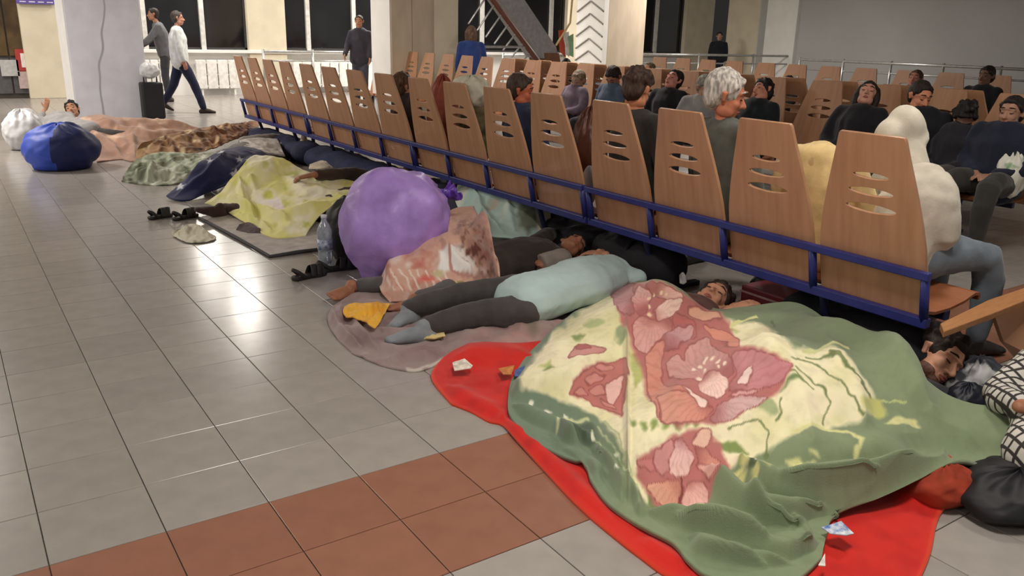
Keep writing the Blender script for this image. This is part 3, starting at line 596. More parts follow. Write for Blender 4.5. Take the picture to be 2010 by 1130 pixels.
def c_green(px,py,u,v,V):
    P=Paint(px,py,(124,139,108),9,.045,4); X=lambda L,col,soft=5.:P.poly(KS(L),col,soft)
    P.mix(np.clip(fbm(V[:,0]*3,V[:,1]*3,8)*1.6-.5,0,1)*.5,(144,155,120)); P.mix(np.clip((1230-px)/120,0,1)*.5,(100,122,110))
    P.mix(np.clip(fbm(V[:,0]*16,V[:,1]*16,18)-.5,0,1)*.5,(98,118,88))
    cream=(240,231,192); X([(420,60),(640,40),(690,110),(860,190),(1000,220),(1100,290),(1230,300),(1330,380),(1390,480),(1365,560),(1240,575),(1130,610),(1050,640),(900,690),(800,760),(700,920),(560,880),(490,790),(450,650),(380,560),(280,490),(200,460),(60,440),(100,350),(180,250),(300,150)],cream,9)
    ic=np.clip((P.c[:,0]-170)/40,0,1); P.mix(np.clip(fbm(px*.014,py*.014,21)*2.4-1.1,0,1)*ic,(212,206,150)); P.mix(np.clip(fbm(px*.02+7,py*.02,31)*3-1.9,0,1)*ic,(240,224,196))
    # leaves in the cream ground
    LG=(132,150,88); LY=(190,196,124)
    for L,col in(([(480,310),(515,285),(530,400),(495,450)],LY),([(790,645),(850,620),(940,660),(860,670)],LG),([(920,470),(990,470),(1050,540),(1000,545)],(168,180,132)),([(300,190),(360,170),(400,200),(350,215)],(176,186,130)),([(260,240),(320,225),(290,262)],LG),([(130,340),(200,330),(180,360)],LY),([(150,370),(190,345),(215,368)],LG),([(430,230),(470,205),(470,260),(440,290)],(150,160,120)),([(570,290),(600,285),(590,310)],LG),([(740,180),(850,205),(900,225),(820,215)],(178,184,120)),([(540,830),(600,820),(620,880),(560,890)],(120,132,84)),([(870,700),(960,690),(900,730)],(150,164,100)),([(1020,470),(1090,400),(1160,440),(1080,430)],(120,140,88))): X(L,col,6)
    for x in range(485,750,38): X([(x,560),(x+22,548),(x+30,580),(x+8,592)],(140,156,90),8)
    for L in([(1035,415),(1090,395),(1165,450)],[(1040,480),(1050,540),(1030,560)],[(1130,320),(1240,330),(1320,410),(1390,525)],[(1215,318),(1310,400),(1375,500)],[(1090,375),(1195,430),(1222,490),(1190,570)],[(850,585),(950,545),(1000,600),(985,680)],[(1080,330),(1180,350),(1280,440),(1350,550)]): P.line(K(L),3.2,(112,124,78),.9)
    # bloom body
    S1=(204,132,112);S2=(214,146,130);MV=(198,142,140);ML=(216,168,164);LT=(240,200,188);DK=(140,68,68)
    def pet(L,col,tip=None,c0=None,ln=True):
        X(L,col,4.)
        if tip is not None:
            q=KS(L); (tx,ty),(bx_,by_)=K([tip[0]])[0],K([c0])[0]; t=np.clip(((P.x-bx_)*(tx-bx_)+(P.y-by_)*(ty-by_))/((tx-bx_)**2+(ty-by_)**2),0,1); Q2=Paint(px,py,(0,0,0),9,.045,4); Q2.poly(q,(1,1,1),4.); k=Q2.c[:,0]; P.mix(k*t*.85,tip[1]); P.mix(k*np.clip(.35-t,0,1)*1.6,DK)
            ang=np.arctan2(P.y-by_,P.x-bx_); P.mix(k*np.clip(np.sin(ang*34+fbm(P.x*.04,P.y*.04,5)*4)-.3,0,1)*.22,DK)
        if ln: q_=KS(L); P.line(q_+[q_[0]],2.1,(150,80,80),1.)
    X([(425,60),(640,40),(700,110),(850,180),(890,290),(1000,305),(1095,370),(1010,485),(790,570),(630,585),(570,500),(525,400),(500,285),(430,150)],(184,112,108),9); X([(240,440),(340,335),(470,325),(470,550),(400,520)],(176,102,100),8); X([(500,700),(600,640),(660,600),(790,590),(870,745),(790,810),(760,910),(600,900),(530,790)],(186,114,110),9)
    # upper bloom
    pet([(420,140),(432,60),(500,50),(495,190)],MV,((430,90),(190,136,142)),(500,120)); pet([(490,60),(565,70),(545,180),(500,175)],(208,132,130),((520,60),LT),(545,150)); pet([(490,180),(640,180),(632,245),(565,300),(500,290)],(216,152,140),((530,290),ML),(580,180)); pet([(540,50),(640,50),(695,105),(640,130),(560,90)],(228,170,152),((690,100),LT),(580,90))
    pet([(640,150),(730,200),(720,262),(640,212)],(186,106,102)); pet([(695,130),(840,175),(770,205),(700,170)],(222,168,142)); pet([(740,200),(880,240),(892,285),(800,265)],(216,142,122)); pet([(640,212),(722,205),(700,255),(645,305),(600,300)],(196,142,146),((720,205),ML),(640,300))
    pet([(570,135),(690,100),(645,182),(572,197)],LT,((690,110),(246,214,196)),(570,190))
    # large central bloom
    pet([(530,290),(625,268),(600,340),(612,420),(665,445),(760,490),(720,545),(640,578),(590,560),(565,480),(540,400)],S1,((540,330),S2),(760,460)); pet([(575,455),(700,470),(792,500),(762,562),(640,578),(595,560)],(206,136,118),((620,570),(222,160,142)),(760,460)); pet([(855,300),(980,308),(1022,340),(1090,370),(1050,420),(960,440),(840,460),(880,380)],(200,138,140),((1085,372),(196,128,134)),(830,430)); pet([(800,485),(940,462),(1005,482),(900,532),(780,562)],(206,160,160),((980,480),(222,190,184)),(790,480))
    pet([(610,345),(650,310),(690,340),(680,280),(760,248),(800,290),(852,300),(872,370),(830,422),(760,412),(720,402),(640,412)],MV,((680,290),(210,158,150)),(780,420)); pet([(880,410),(942,332),(920,420),(880,440)],(238,208,200)); pet([(650,430),(740,480),(772,492),(735,502)],(240,210,198)); pet([(835,465),(960,440),(1010,425),(900,475)],(214,160,158))
    pet([(728,412),(762,370),(800,368),(852,392),(852,440),(820,472),(770,482),(730,452)],LT,((830,460),(244,212,200)),(770,380))
    for x,y in((722,360),(742,345),(762,325),(790,318),(815,330),(840,345),(735,395),(756,362),(812,355)): P.ell(*K([(x,y)])[0],4.2,6.5,20,(246,222,198),.5)
    for x,y in((550,110),(570,92),(600,82),(628,88),(556,140),(560,165)): P.ell(*K([(x,y)])[0],4.,6.,20,(244,214,176),.5)
    # left bloom and bud
    pet([(248,440),(300,380),(340,350),(420,328),(470,332),(468,545),(420,522),(340,492),(300,462)],(190,116,108)); 
    for L in([(300,400),(350,370),(400,400),(350,420)],[(330,430),(390,420),(400,455),(345,465)],[(350,345),(420,340),(410,375),(370,370)],[(370,470),(410,480),(440,520),(400,505)],[(270,440),(310,420),(330,455),(300,460)]): pet(L,(206,138,128))
    pet([(390,420),(460,390),(456,462),(412,502)],(232,184,174)); pet([(248,325),(290,268),(372,280),(392,292),(330,322)],(204,142,136)); pet([(285,290),(300,262),(345,285)],(172,100,98))
    # lower bloom
    pet([(500,702),(580,690),(605,742),(520,732)],(198,124,122)); pet([(540,795),(640,768),(684,782),(662,902),(590,852)],(212,146,124),((560,830),(228,176,150)),(670,770)); pet([(690,760),(782,790),(772,882),(742,912),(668,902)],(222,162,152),((720,905),LT),(690,760)); pet([(715,640),(762,660),(862,742),(800,805),(730,722)],(216,152,136),((850,745),S1),(720,690)); pet([(715,700),(800,730),(840,790),(760,770)],(224,170,158)); pet([(560,720),(600,640),(640,625),(640,740),(600,760)],(206,142,140)); pet([(620,722),(640,640),(662,608),(692,640),(716,680),(702,752),(640,762)],(226,176,176),((640,740),LT),(670,620)); P.line(K([(665,765),(672,820),(660,890)]),4,(120,58,56),.8); pet([(700,630),(790,570),(780,640),(740,660)],(232,186,166))
    # plumes on the green ground
    PY=(214,212,150)
    X([(1400,592),(1470,545),(1545,553),(1558,590),(1520,585)],PY,6); P.line(K([(1090,612),(1180,586),(1290,600),(1340,645),(1310,712)]),6,PY,.7); X([(1040,690),(1130,712),(1175,732),(1100,738)],PY,6); X([(1130,690),(1160,690),(1185,725)],PY,6); P.line(K([(860,205),(960,172)]),4,PY); P.line(K([(1120,300),(1290,288)]),4,(206,208,150)); P.line(K([(1390,500),(1500,488)]),3,(186,194,132)); X([(1330,500),(1400,480),(1440,540),(1380,560)],(196,196,120),8)
    for k in range(8): aa=math.radians(k*45); P.ell(*K([(945+math.cos(aa)*58,745+math.sin(aa)*34)])[0],15,9,k*45,(206,202,138),.5)
    P.ell(*K([(940,745)])[0],13,9,0,(86,96,66),.4); P.ell(*K([(945,748)])[0],4,3,0,(240,238,220),.5)
    # scrolls at lower left
    P.line(K([(212,605),(208,565),(240,545),(330,560)]),6,(204,208,160),.7); X([(235,580),(330,565),(360,600),(330,640),(250,630)],(82,96,78),10)
    for o in(0,34,70): P.line(K([(340+o*.6,600-o*.5),(400+o*.5,680-o),(470,770-o),(520,840-o*.4)]),3,(178,188,146),.8)
    for x,y,r in((120,490,9),(180,515,10),(245,535,7),(345,612,7),(430,680,7),(440,755,7)): P.ell(*K([(x,y)])[0],r*.9,r*.7,20,(228,228,206),.5)
    P.line(K([(655,922),(735,926)]),5,(218,216,150)); P.line(K([(1010,195),(1012,215)]),4,(90,108,80))
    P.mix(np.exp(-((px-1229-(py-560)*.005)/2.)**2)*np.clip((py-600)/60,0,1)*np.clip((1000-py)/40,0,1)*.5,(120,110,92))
    P.mix(np.clip(fbm(V[:,0]*40,V[:,1]*40,77)-.45,0,1)*.25,(90,90,70))
    return P.c
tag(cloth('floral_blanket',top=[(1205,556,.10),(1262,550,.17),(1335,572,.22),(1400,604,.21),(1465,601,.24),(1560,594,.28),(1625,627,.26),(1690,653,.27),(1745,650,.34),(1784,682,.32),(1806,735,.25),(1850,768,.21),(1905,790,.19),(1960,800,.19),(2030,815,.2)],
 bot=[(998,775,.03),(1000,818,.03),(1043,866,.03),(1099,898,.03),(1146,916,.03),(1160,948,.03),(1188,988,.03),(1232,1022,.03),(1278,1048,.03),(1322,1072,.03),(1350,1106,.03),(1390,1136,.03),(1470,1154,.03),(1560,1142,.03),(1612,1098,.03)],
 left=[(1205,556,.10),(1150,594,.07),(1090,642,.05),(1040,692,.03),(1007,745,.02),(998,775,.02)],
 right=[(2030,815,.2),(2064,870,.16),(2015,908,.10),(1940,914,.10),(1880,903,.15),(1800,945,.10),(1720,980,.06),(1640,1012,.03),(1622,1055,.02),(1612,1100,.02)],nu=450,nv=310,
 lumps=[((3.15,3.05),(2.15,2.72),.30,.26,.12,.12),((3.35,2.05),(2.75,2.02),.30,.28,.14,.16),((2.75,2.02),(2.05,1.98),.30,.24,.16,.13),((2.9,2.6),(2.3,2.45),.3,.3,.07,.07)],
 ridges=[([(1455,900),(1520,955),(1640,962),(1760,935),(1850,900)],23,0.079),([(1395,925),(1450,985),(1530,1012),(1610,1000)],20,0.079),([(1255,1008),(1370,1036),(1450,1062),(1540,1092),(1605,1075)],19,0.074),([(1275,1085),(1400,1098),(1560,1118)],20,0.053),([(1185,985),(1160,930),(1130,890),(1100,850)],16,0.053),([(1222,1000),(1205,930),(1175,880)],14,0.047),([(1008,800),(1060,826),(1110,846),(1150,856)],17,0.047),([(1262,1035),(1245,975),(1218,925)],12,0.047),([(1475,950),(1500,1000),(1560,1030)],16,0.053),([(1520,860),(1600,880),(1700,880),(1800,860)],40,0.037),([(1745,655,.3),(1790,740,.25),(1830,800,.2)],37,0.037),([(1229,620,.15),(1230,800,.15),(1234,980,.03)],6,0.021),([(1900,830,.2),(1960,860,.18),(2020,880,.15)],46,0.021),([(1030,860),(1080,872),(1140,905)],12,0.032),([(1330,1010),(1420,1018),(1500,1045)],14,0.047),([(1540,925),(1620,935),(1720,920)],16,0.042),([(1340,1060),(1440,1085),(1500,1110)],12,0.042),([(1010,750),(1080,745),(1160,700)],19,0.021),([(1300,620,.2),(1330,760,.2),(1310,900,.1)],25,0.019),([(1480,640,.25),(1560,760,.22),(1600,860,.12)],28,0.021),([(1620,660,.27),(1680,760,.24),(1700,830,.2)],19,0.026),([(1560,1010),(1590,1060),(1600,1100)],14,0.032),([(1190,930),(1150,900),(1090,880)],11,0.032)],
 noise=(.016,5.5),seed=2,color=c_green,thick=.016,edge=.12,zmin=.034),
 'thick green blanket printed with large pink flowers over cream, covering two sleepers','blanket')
# mauve ground blanket
def c_mauve(px,py,u,v,V):
    P=Paint(px,py,(152,132,130),8,.03); k=fbm(V[:,0]*7,V[:,1]*7,3); P.mix(np.clip(k*3-1.6,0,1)*.8,(128,98,100)); P.mix(np.clip(.9-k*2.4,0,1),(176,160,158)); P.mix(np.clip((px-880)/150,0,1)*np.clip((py-600)/60,0,1)*np.clip(fbm(V[:,0]*16,V[:,1]*16,9)*2-.6,0,1)*.8,(186,140,132))
    P.ell(1045,650,20,11,0,(120,108,96),.6); P.line([(800,722),(830,726),(880,702),(930,688)],5,(196,186,176)); return P.c
tag(cloth('mauve_blanket',top=[(655,598,.03),(705,572,.03),(800,566,.03),(950,556,.03),(1160,540,.03)],bot=[(690,688,.012),(735,710,.012),(790,724,.012),(830,724,.012),(890,700,.014),(980,688,.02),(1060,672,.02),(1135,648,.03)],
 left=[(655,598,.03),(643,625,.02),(660,660,.012),(690,688,.012)],right=[(1160,540,.03),(1135,648,.03)],nu=170,nv=70,ridges=[([(668,640),(720,672),(790,690),(860,675)],11,.035),([(720,640),(790,655),(900,648),(1040,632)],10,.03),([(760,710),(820,690),(880,690)],9,.025),([(880,665),(960,655),(1080,645)],11,.03),([(670,600),(660,640)],9,.025),([(990,660),(1090,650)],8,.02),([(650,610),(668,650),(705,680)],8,.04),([(690,600),(700,640),(740,680)],7,.03),([(900,690),(960,672),(1030,668)],8,.03),([(780,700),(850,700)],7,.03),([(1000,645),(1060,640),(1120,640)],7,.035),([(820,640),(860,665)],7,.025)],noise=(.014,11.),seed=5,color=c_mauve,edge=.05),
 'crumpled mauve grey blanket under the sleeper in dark leggings','blanket')
# sleeper in pale blue shirt and charcoal leggings
f=Fig('person lying in pale blue shirt and charcoal leggings, grey socks',.012,SK_MID); sh=('shirt',fabric((178,200,200),var=.08,scale=5)); lg=('leggings',fabric((74,70,70)))
pel=G(1035,588,.14); ch=G(1150,552,.16); nk=G(1222,528,.15); ax=nrm(nk-pel); sd=nrm(np.cross(ax,UPV))
f.torso(pel,ch,nk,sd,sh,w=1.02,pants=lg,add=.02); a,b=f.shoulders(nk,ch,sd,sh)
f.limb([G(1010,568,.15),G(905,580,.13),G(800,606,.08)],[.082,.058,.042],lg,1.95); f.limb([G(1030,612,.11),G(930,618,.10),G(838,640,.07)],[.085,.060,.042],lg,1.95)
f.foot(G(800,606,.08),nrm(np.array([-.85,-.45,.1])),np.array([-.1,.5,1.]),1.,('sock',fabric((136,142,148)))); f.foot(G(832,641,.075),nrm(np.array([-.95,.1,.15])),np.array([.1,.2,1.]),1.05,('sock#2',fabric((136,142,148))),False)
f.limb([a,G(1250,560,.06),G(1285,545,.06)],[.05,.042,.03],sh,.9); f.limb([b,G(1195,505,.14),G(1175,496,.2)],[.05,.042,.03],sh,.6); f.hand(G(1185,498,.2),nrm(G(1165,494,.2)-G(1200,498,.2)),UPV,1.,.5)
f.face(G(1262,500,.14),nrm(np.array([.5,.2,.6])),nrm(np.array([.8,-.1,-.1])),(34,28,28),style='mop',hairvol=1.1); f.done()
# sock cuff stripe and yellow cloth
def c_yel(px,py,u,v,V): P=Paint(px,py,(236,178,62),3,.05); P.mix(np.clip(fbm(px*.06,py*.06,2)*3-1.7,0,1),(206,140,40)); return P.c
tag(cloth('yellow_cloth',top=[(676,600,.05),(700,594,.07),(740,593,.07),(766,594,.07)],bot=[(678,622,.04),(705,626,.05),(730,640,.05),(738,644,.04)],left=[(676,600,.05),(673,612,.04),(678,622,.04)],right=[(766,594,.07),(755,615,.06),(738,644,.04)],nu=60,nv=40,ridges=[([(685,606,.05),(740,608,.05)],5,.02),([(700,618,.05),(750,602,.05)],4,.02)],noise=(.022,26.),color=c_yel,thick=.008),'crumpled yellow cloth on the mauve blanket near the socks','cloth')
tag(cloth('cream_scrap',top=[(826,654,.04),(845,646,.05),(872,652,.04)],bot=[(828,664,.03),(850,662,.04),(874,658,.04)],left=[(826,654,.04),(828,664,.03)],right=[(872,652,.04),(874,658,.04)],nu=20,nv=12,m=fabric((222,200,140)),noise=(.006,40.)),'small cream cloth scrap beside the leggings on mauve blanket','cloth')
# sleeper in dark shirt with floral quilt over the legs
f=Fig('person lying in dark brown shirt, bare feet out of the pink floral quilt',.012,SK_TAN); sh=('shirt',fabric((58,52,48))); lg=('leggings',fabric((92,90,90)))
pel=G(930,528,.11); ch=G(1030,503,.14); nk=G(1085,494,.14); ax=nrm(nk-pel); sd=nrm(np.cross(ax,UPV))
f.torso(pel,ch,nk,sd,sh,w=.98,pants=lg,add=.014); a,b=f.shoulders(nk,ch,sd,sh)
f.limb([G(905,532,.10),G(800,553,.08),G(702,562,.06)],[.08,.056,.04],lg,1.9); f.limb([G(915,545,.09),G(860,580,.07),G(815,588,.05)],[.08,.056,.04],lg,1.7)
f.foot(G(690,560,.07),nrm(np.array([-.75,-.55,.25])),np.array([.1,-.3,1.]),1.08,None,True); f.foot(G(812,588,.065),nrm(np.array([-.95,.1,.2])),np.array([0,.3,1.]),1.05,None,False)
gs=('sleeve',fabric((150,140,132))); f.limb([a,G(1060,520,.13),G(1098,520,.1)],[.055,.05,.034],gs,1.3,add=.02); f.limb([b,G(1075,462,.16),G(1110,462,.1)],[.05,.042,.03],sh,1.5)
f.hand(G(1098,520,.1),nrm(G(1130,510,.1)-G(1098,520,.1)),UPV,1.,.5)
f.face(G(1122,486,.17),nrm(np.array([.35,-.55,.75])),nrm(np.array([.8,.3,.1])),(36,28,26),style='mop'); f.done()
def c_quilt(px,py,u,v,V):
    P=Paint(px,py,(214,170,152),5,.04); P.mix(np.clip(fbm(px*.05,py*.05,4)*3-1.5,0,1),(196,120,104)); P.mix(np.clip(fbm(px*.03,py*.03,14)*4-2.3,0,1),(236,226,214))
    for k in range(8): P.line([(750+k*17,530),(772+k*17,570)],2.6,(232,214,200))
    P.poly([(862,490),(905,480),(935,510),(925,540),(880,530),(860,540)],(240,236,232),6); P.line([(880,485),(885,530),(935,545)],4,(190,140,130)); P.ell(838,550,22,14,0,(212,104,90),.7); P.ell(905,560,22,14,0,(222,208,160),.5); P.ell(905,560,10,6,0,(150,130,80),.5); P.ell(860,535,14,9,0,(206,190,150),.5)
    P.poly([(880,410),(925,402),(945,440),(930,470),(880,480),(862,440)],(222,178,156),8); n=np.clip(fbm(px*.12,py*.12,33)*4-1.9,0,1); k=np.exp(-((px-930-(py-470)*.35)/26)**2)*np.exp(-((py-490)/45)**2); P.mix(k*1.6*(.35+n),(96,58,50)); return P.c
tag(cloth('floral_quilt',top=[(742,548,.10),(800,528,.13),(855,500,.17),(868,455,.22),(885,412,.26),(930,404,.26)],bot=[(765,594,.02),(830,592,.02),(880,588,.03),(930,580,.05),(962,566,.09),(978,542,.22)],left=[(742,548,.10),(748,572,.06),(765,592,.03)],right=[(930,404,.28),(950,450,.29),(972,500,.29),(978,542,.22)],nu=160,nv=90,
 lumps=[(G(975,515,.14),G(890,535,.11),.30,.26,.20,.20),(G(890,535,.11),G(780,558,.08),.22,.18,.17,.13)],ridges=[([(870,470,.2),(905,520,.16),(955,540,.15)],9,.03),([(900,440,.2),(940,500,.2)],8,.02),([(780,545,.1),(850,560,.08),(930,555,.1)],10,.02)],noise=(.010,12.),seed=7,color=c_quilt,edge=.05),'pink and white floral quilt over the legs beside the purple bag','quilt')
# pale blue blanket over a hidden sleeper behind
def c_pale(px,py,u,v,V):
    P=Paint(px,py,(176,204,196),10,.03); 
    k=vn((px+py*.55)*.045,py*.006,6); P.mix(np.clip(k*3-1.7,0,1),(92,140,140)); k=vn((px+py*.5)*.06+9,py*.008,8); P.mix(np.clip(k*3-1.8,0,1),(216,222,206)); P.mix(np.clip(fbm(px*.05,py*.05,12)*4-2.4,0,1)*.7,(190,164,140))
    P.poly([(1020,390),(1050,405),(1060,450),(1030,460),(1015,420)],(104,112,92),10); P.poly([(1052,405),(1085,415),(1100,450),(1095,480),(1060,470)],(206,200,180),8); return P.c
tag(cloth('pale_blue_blanket',top=[(898,362,.28),(945,362,.33),(1000,378,.33),(1050,400,.30),(1085,418,.24),(1098,440,.16)],bot=[(905,420,.16),(930,445,.16),(960,462,.18),(1010,466,.18),(1060,470,.14),(1096,482,.06)],left=[(898,362,.28),(893,390,.22),(905,420,.16)],right=[(1098,440,.16),(1100,462,.1),(1096,482,.06)],nu=130,nv=70,lumps=[(G(940,400,.2),G(1050,430,.2),.16,.14,.07,.05)],ridges=[([(930,370,.3),(950,420,.2),(985,455,.2)],8,.03),([(990,380,.3),(1010,450,.2)],8,.02)],noise=(.012,10.),seed=9,color=c_pale,edge=.2),'pale blue green patterned blanket bulging over a sleeper by the bench','blanket')
# purple tied bag
def bag(name,label,cx,cy,zc,rx,ry,rz,m,knot=None,seed=1,wr=.018,cat='bag',flat=.06,nseg=72,nr=48,pos=None):
    c=G(cx,cy,zc) if pos is None else np.array(pos,float); V=[];Fc=[]; k=nrm((np.array(knot)-c) if knot is not None else UPV)
    for i in range(nr+1):
        ph=-math.pi/2+math.pi*i/nr
        for j in range(nseg):
            th=2*math.pi*j/nseg; d=np.array([math.cos(ph)*math.cos(th),math.cos(ph)*math.sin(th),math.sin(ph)]); V.append(d)
    D=np.array(V); cosk=D@k; t=np.arccos(np.clip(cosk,-1,1)); e1=nrm(np.cross(k,UPV+.01)); e2=np.cross(k,e1); az=np.arctan2(D@e1,D@e2)
    r=1+.09*(fbm(D[:,0]*2+seed,D[:,1]*2+D[:,2]*1.7,seed)-.5)*2; pl=np.exp(-(t/.9)**2)
    r+=wr*3*pl*np.sin(az*9+3*fbm(az,t*2,seed+3)*2); r+=wr*1.8*(1-np.abs(2*fbm(az*1.6+7,t*1.2,seed+5,2)-1))-wr; r+=wr*.8*(fbm(D[:,0]*9,D[:,1]*9+D[:,2]*8,seed+6)-.5)
    r+=wr*2.2*(1-2*np.abs(2*fbm(D[:,0]*1.3+1,D[:,2]*1.4-D[:,1]*.9,seed+8,2)-1)); r+= .16*np.exp(-(t/.35)**2)*(knot is not None)
    P=c+D*r[:,None]*np.array([rx,ry,rz]); P[:,2]=np.where(P[:,2]<flat,flat*.25+.75*0+np.maximum(P[:,2]-flat,-.2)*.05+.0,P[:,2]) ; P[:,2]=np.maximum(P[:,2],.004)
    for i in range(nr):
        for j in range(nseg): a=i*nseg+j; b=i*nseg+(j+1)%nseg; Fc.append((a,b,b+nseg,a+nseg))
    t_=thing(name,label,cat,(0,0,0)); me=meshdata('sack',P,Fc); link('sack',me,m,t_,True); return t_,c
M_PUR=mat('purple_plastic',(178,144,222),rough=.42,var=.18,scale=5,bump=.3,bscale=26,spec=.45,trans=.0)
kn=G(862,385,.50); pt,pc=bag('plastic_bag','large stuffed purple plastic bag tied with a knot','',0,0,0,0,0,M_PUR) if False else bag('plastic_bag','large stuffed purple plastic bag tied with a knot',772,440,.36,.335,.33,.36,M_PUR,kn,4,.013)
b=MB(); kc=G(868,383,.45)
for i in range(9):
    a=i*.7; d=nrm(np.array([.6*math.cos(a)+.35,.6*math.sin(a)-.3,.35*math.sin(a*1.7)])); b.loft([kc,kc+d*.06,kc+d*(.10+.02*(i%3))],[(.022,.01),(.03,.008),(.035,.006)],seg=8)
b.ell(kc,((.045,0,0),(0,.045,0),(0,0,.045))); me=voxel(b,.006,1,'knot'); displace(me,.012,40.); link('knot',me,mat('purple_plastic_knot',(112,72,186),rough=.35,bump=.3,bscale=40),pt)
# black bag, bottles, slippers
M_BLACKN=mat('black_nylon',(42,40,42),rough=.55,bump=.2,bscale=60)
bag('black_bag','crumpled black and dark red bag between purple bag and water bottle',684,452,.20,.16,.15,.22,M_BLACKN,G(690,388,.45),8,.03)
def bottle(label,px,py,h=.30,r=.04,cap=(230,232,236)):
    P=G(px,py); t=thing('water_bottle',label,'bottle',tuple(P)); prof=[(0,.8),(.03,1),(.28,1),(.3,.93),(.33,1),(.55,1),(.6,.95),(.66,1),(.72,.98),(.82,.7),(.88,.42),(.92,.36),(.95,.36)]
    MB().loft([(0,0,q*h) for q,_ in prof],[s_*r for _,s_ in prof],seg=16,dome=False).build('shell',mat('clear_plastic',(206,218,226),rough=.12,var=.15,scale=30,trans=.55,spec=.6),t,True)
    MB().loft([(0,0,.35*h),(0,0,.55*h)],[r*1.02,r*1.02],seg=16,dome=False).build('label_band',mat('bottle_label',(214,220,226),rough=.4,var=.3,scale=40,rgb2=(110,130,160)),t,True)
    MB().loft([(0,0,.94*h),(0,0,h)],[r*.42,r*.42],seg=12,dome=False).build('cap',mat('bottle_cap',cap),t,True)
bottle('clear water bottle standing left of the purple bag',640,524,.36,.05); bottle('small clear water bottle standing under the far bench, by yellow-green blanket',684,322,.32,.045)
def slipper(name,label,px0,py0,px1,py1,cat='sandal',m=None,strap=True,wd=.045,grp=None):
    a=G(px0,py0);b=G(px1,py1); d=nrm(b-a); L=np.linalg.norm(b-a); ang=math.atan2(d[1],d[0]); t=thing(name,label,cat,tuple(a),ang,grp); m=m or mat('black_rubber',(38,36,36),rough=.6)
    out=[(L*x,wd*y) for x,y in((0,.0),(.02,.55),(.1,.78),(.3,.72),(.5,.75),(.75,1.),(.9,.9),(.98,.5),(1,0),(.98,-.5),(.9,-.85),(.75,-.95),(.5,-.7),(.3,-.68),(.1,-.75),(.02,-.5))]
    MB().prism(out,.002,.028).build('sole',m,t,bevel=.006)
    if strap:
        for x0,x1 in((.55,.62),(.72,.80)): MB().loft([(L*x0,-wd*.9,.02),(L*(x0+x1)/2,-wd*.5,.07),(L*x1,0,.082),(L*(x0+x1)/2,wd*.5,.07),(L*x0,wd*.9,.02)],[(.022,.005)]*5,side=(1,0,0),sub=3,seg=8).build('strap',m,t,True)
        MB().loft([(L*.3,-wd*.8,.02),(L*.12,-wd*.7,.06),(L*.02,0,.075),(L*.12,wd*.7,.06),(L*.3,wd*.8,.02)],[(.012,.005)]*5,sub=3,seg=8).build('heel_strap',m,t,True)
    return t
slipper('sandal','left black sandal of the pair beside the navy star blanket',292,432,338,424,grp='black sandals'); slipper('sandal','right black sandal of the pair, nearer the yellow-green blanket',340,434,388,424,grp='black sandals')
slipper('slipper','black slipper on the tiles in front of the purple bag',574,552,640,538,'slipper'); slipper('slipper','dark slipper half under the purple bag, beside the other slipper',622,536,706,524,'slipper')
def c_pap(px,py,u,v,V): P=Paint(px,py,(214,208,186),3,.08); P.mix(np.clip(fbm(px*.12,py*.12,2)*3-1.6,0,1),(150,142,120)); return P.c
tag(cloth('crumpled_wrapper',top=[(345,452,.03),(368,440,.05),(392,442,.05),(412,458,.02)],bot=[(340,462,.012),(365,474,.012),(395,475,.012),(420,470,.012)],left=[(345,452,.03),(338,456,.02),(340,462,.012)],right=[(412,458,.02),(424,464,.012),(420,470,.012)],nu=50,nv=30,ridges=[([(350,458,.03),(385,452,.05),(410,462,.02)],5,.03)],noise=(.012,28.),color=c_pap,thick=.004),'crumpled pale paper wrapper below the black sandals','wrapper')
mt=thing('cardboard_mat','flat grey cardboard sheet with dark edge under the yellow-green blanket','cardboard',(0,0,0))
Q=[G(392,430),G(530,506),G(640,490),G(655,450),G(500,395)]; MB().prism([(q[0],q[1]) for q in Q],.002,.014).build('sheet',mat('grey_cardboard',(188,180,176),rough=.8),mt)
for i in range(2):
    a_,b_=Q[i],Q[i+1]; MB().loft([a_+UPV*.01,(a_+b_)/2+UPV*.014,b_+UPV*.01],[.012,.014,.012],seg=8).build('dark_edge',mat('dark_edge_tape',(66,64,68)),mt,True)
# yellow-green blanket sleeper
def c_lime(px,py,u,v,V):
    P=Paint(px,py,(232,226,140),8,.04); P.mix(np.clip(fbm(px*.022,py*.03,3)*3.6-1.5,0,1),(250,245,214)); P.ell(530,392,54,22,5,(242,236,226),.6); P.ell(525,385,16,9,0,(206,206,90),.6); P.ell(545,405,30,10,10,(236,222,222),.6); P.ell(625,378,36,14,-15,(240,236,212),.6); P.ell(660,372,26,12,-10,(236,232,196),.6); P.mix(np.clip(fbm(px*.05,py*.05,30)*4-2.5,0,1),(200,204,92)); P.ell(490,355,20,14,0,(232,232,150),.6); return P.c
tag(cloth('lime_blanket',top=[(476,340,.26),(520,333,.30),(580,336,.30),(640,346,.28),(700,357,.24),(722,372,.2)],bot=[(402,398,.06),(430,408,.03),(462,424,.04),(500,448,.03),(540,466,.02),(600,462,.02)],left=[(476,340,.26),(452,362,.2),(425,382,.12),(402,398,.06)],right=[(722,372,.2),(690,388,.2),(655,402,.18),(632,418,.14),(610,445,.06),(600,462,.02)],nu=200,nv=120,
 lumps=[(G(480,405),G(690,385),.3,.24,.17,.13)],ridges=[([(470,350,.25),(480,400,.12),(505,440,.04)],7,.05),([(452,385,.12),(500,410,.1),(560,430,.08)],8,.05),([(520,430,.06),(580,415,.1),(640,400,.16)],8,.04),([(490,345,.26),(500,370,.2)],6,.03),([(470,420,.06),(530,450,.03)],7,.03),([(560,345,.3),(600,370,.25),(660,375,.2)],9,.02)],noise=(.016,9.),seed=3,color=c_lime,edge=.10),'yellow-green flower print blanket over a sleeper on cardboard','blanket')
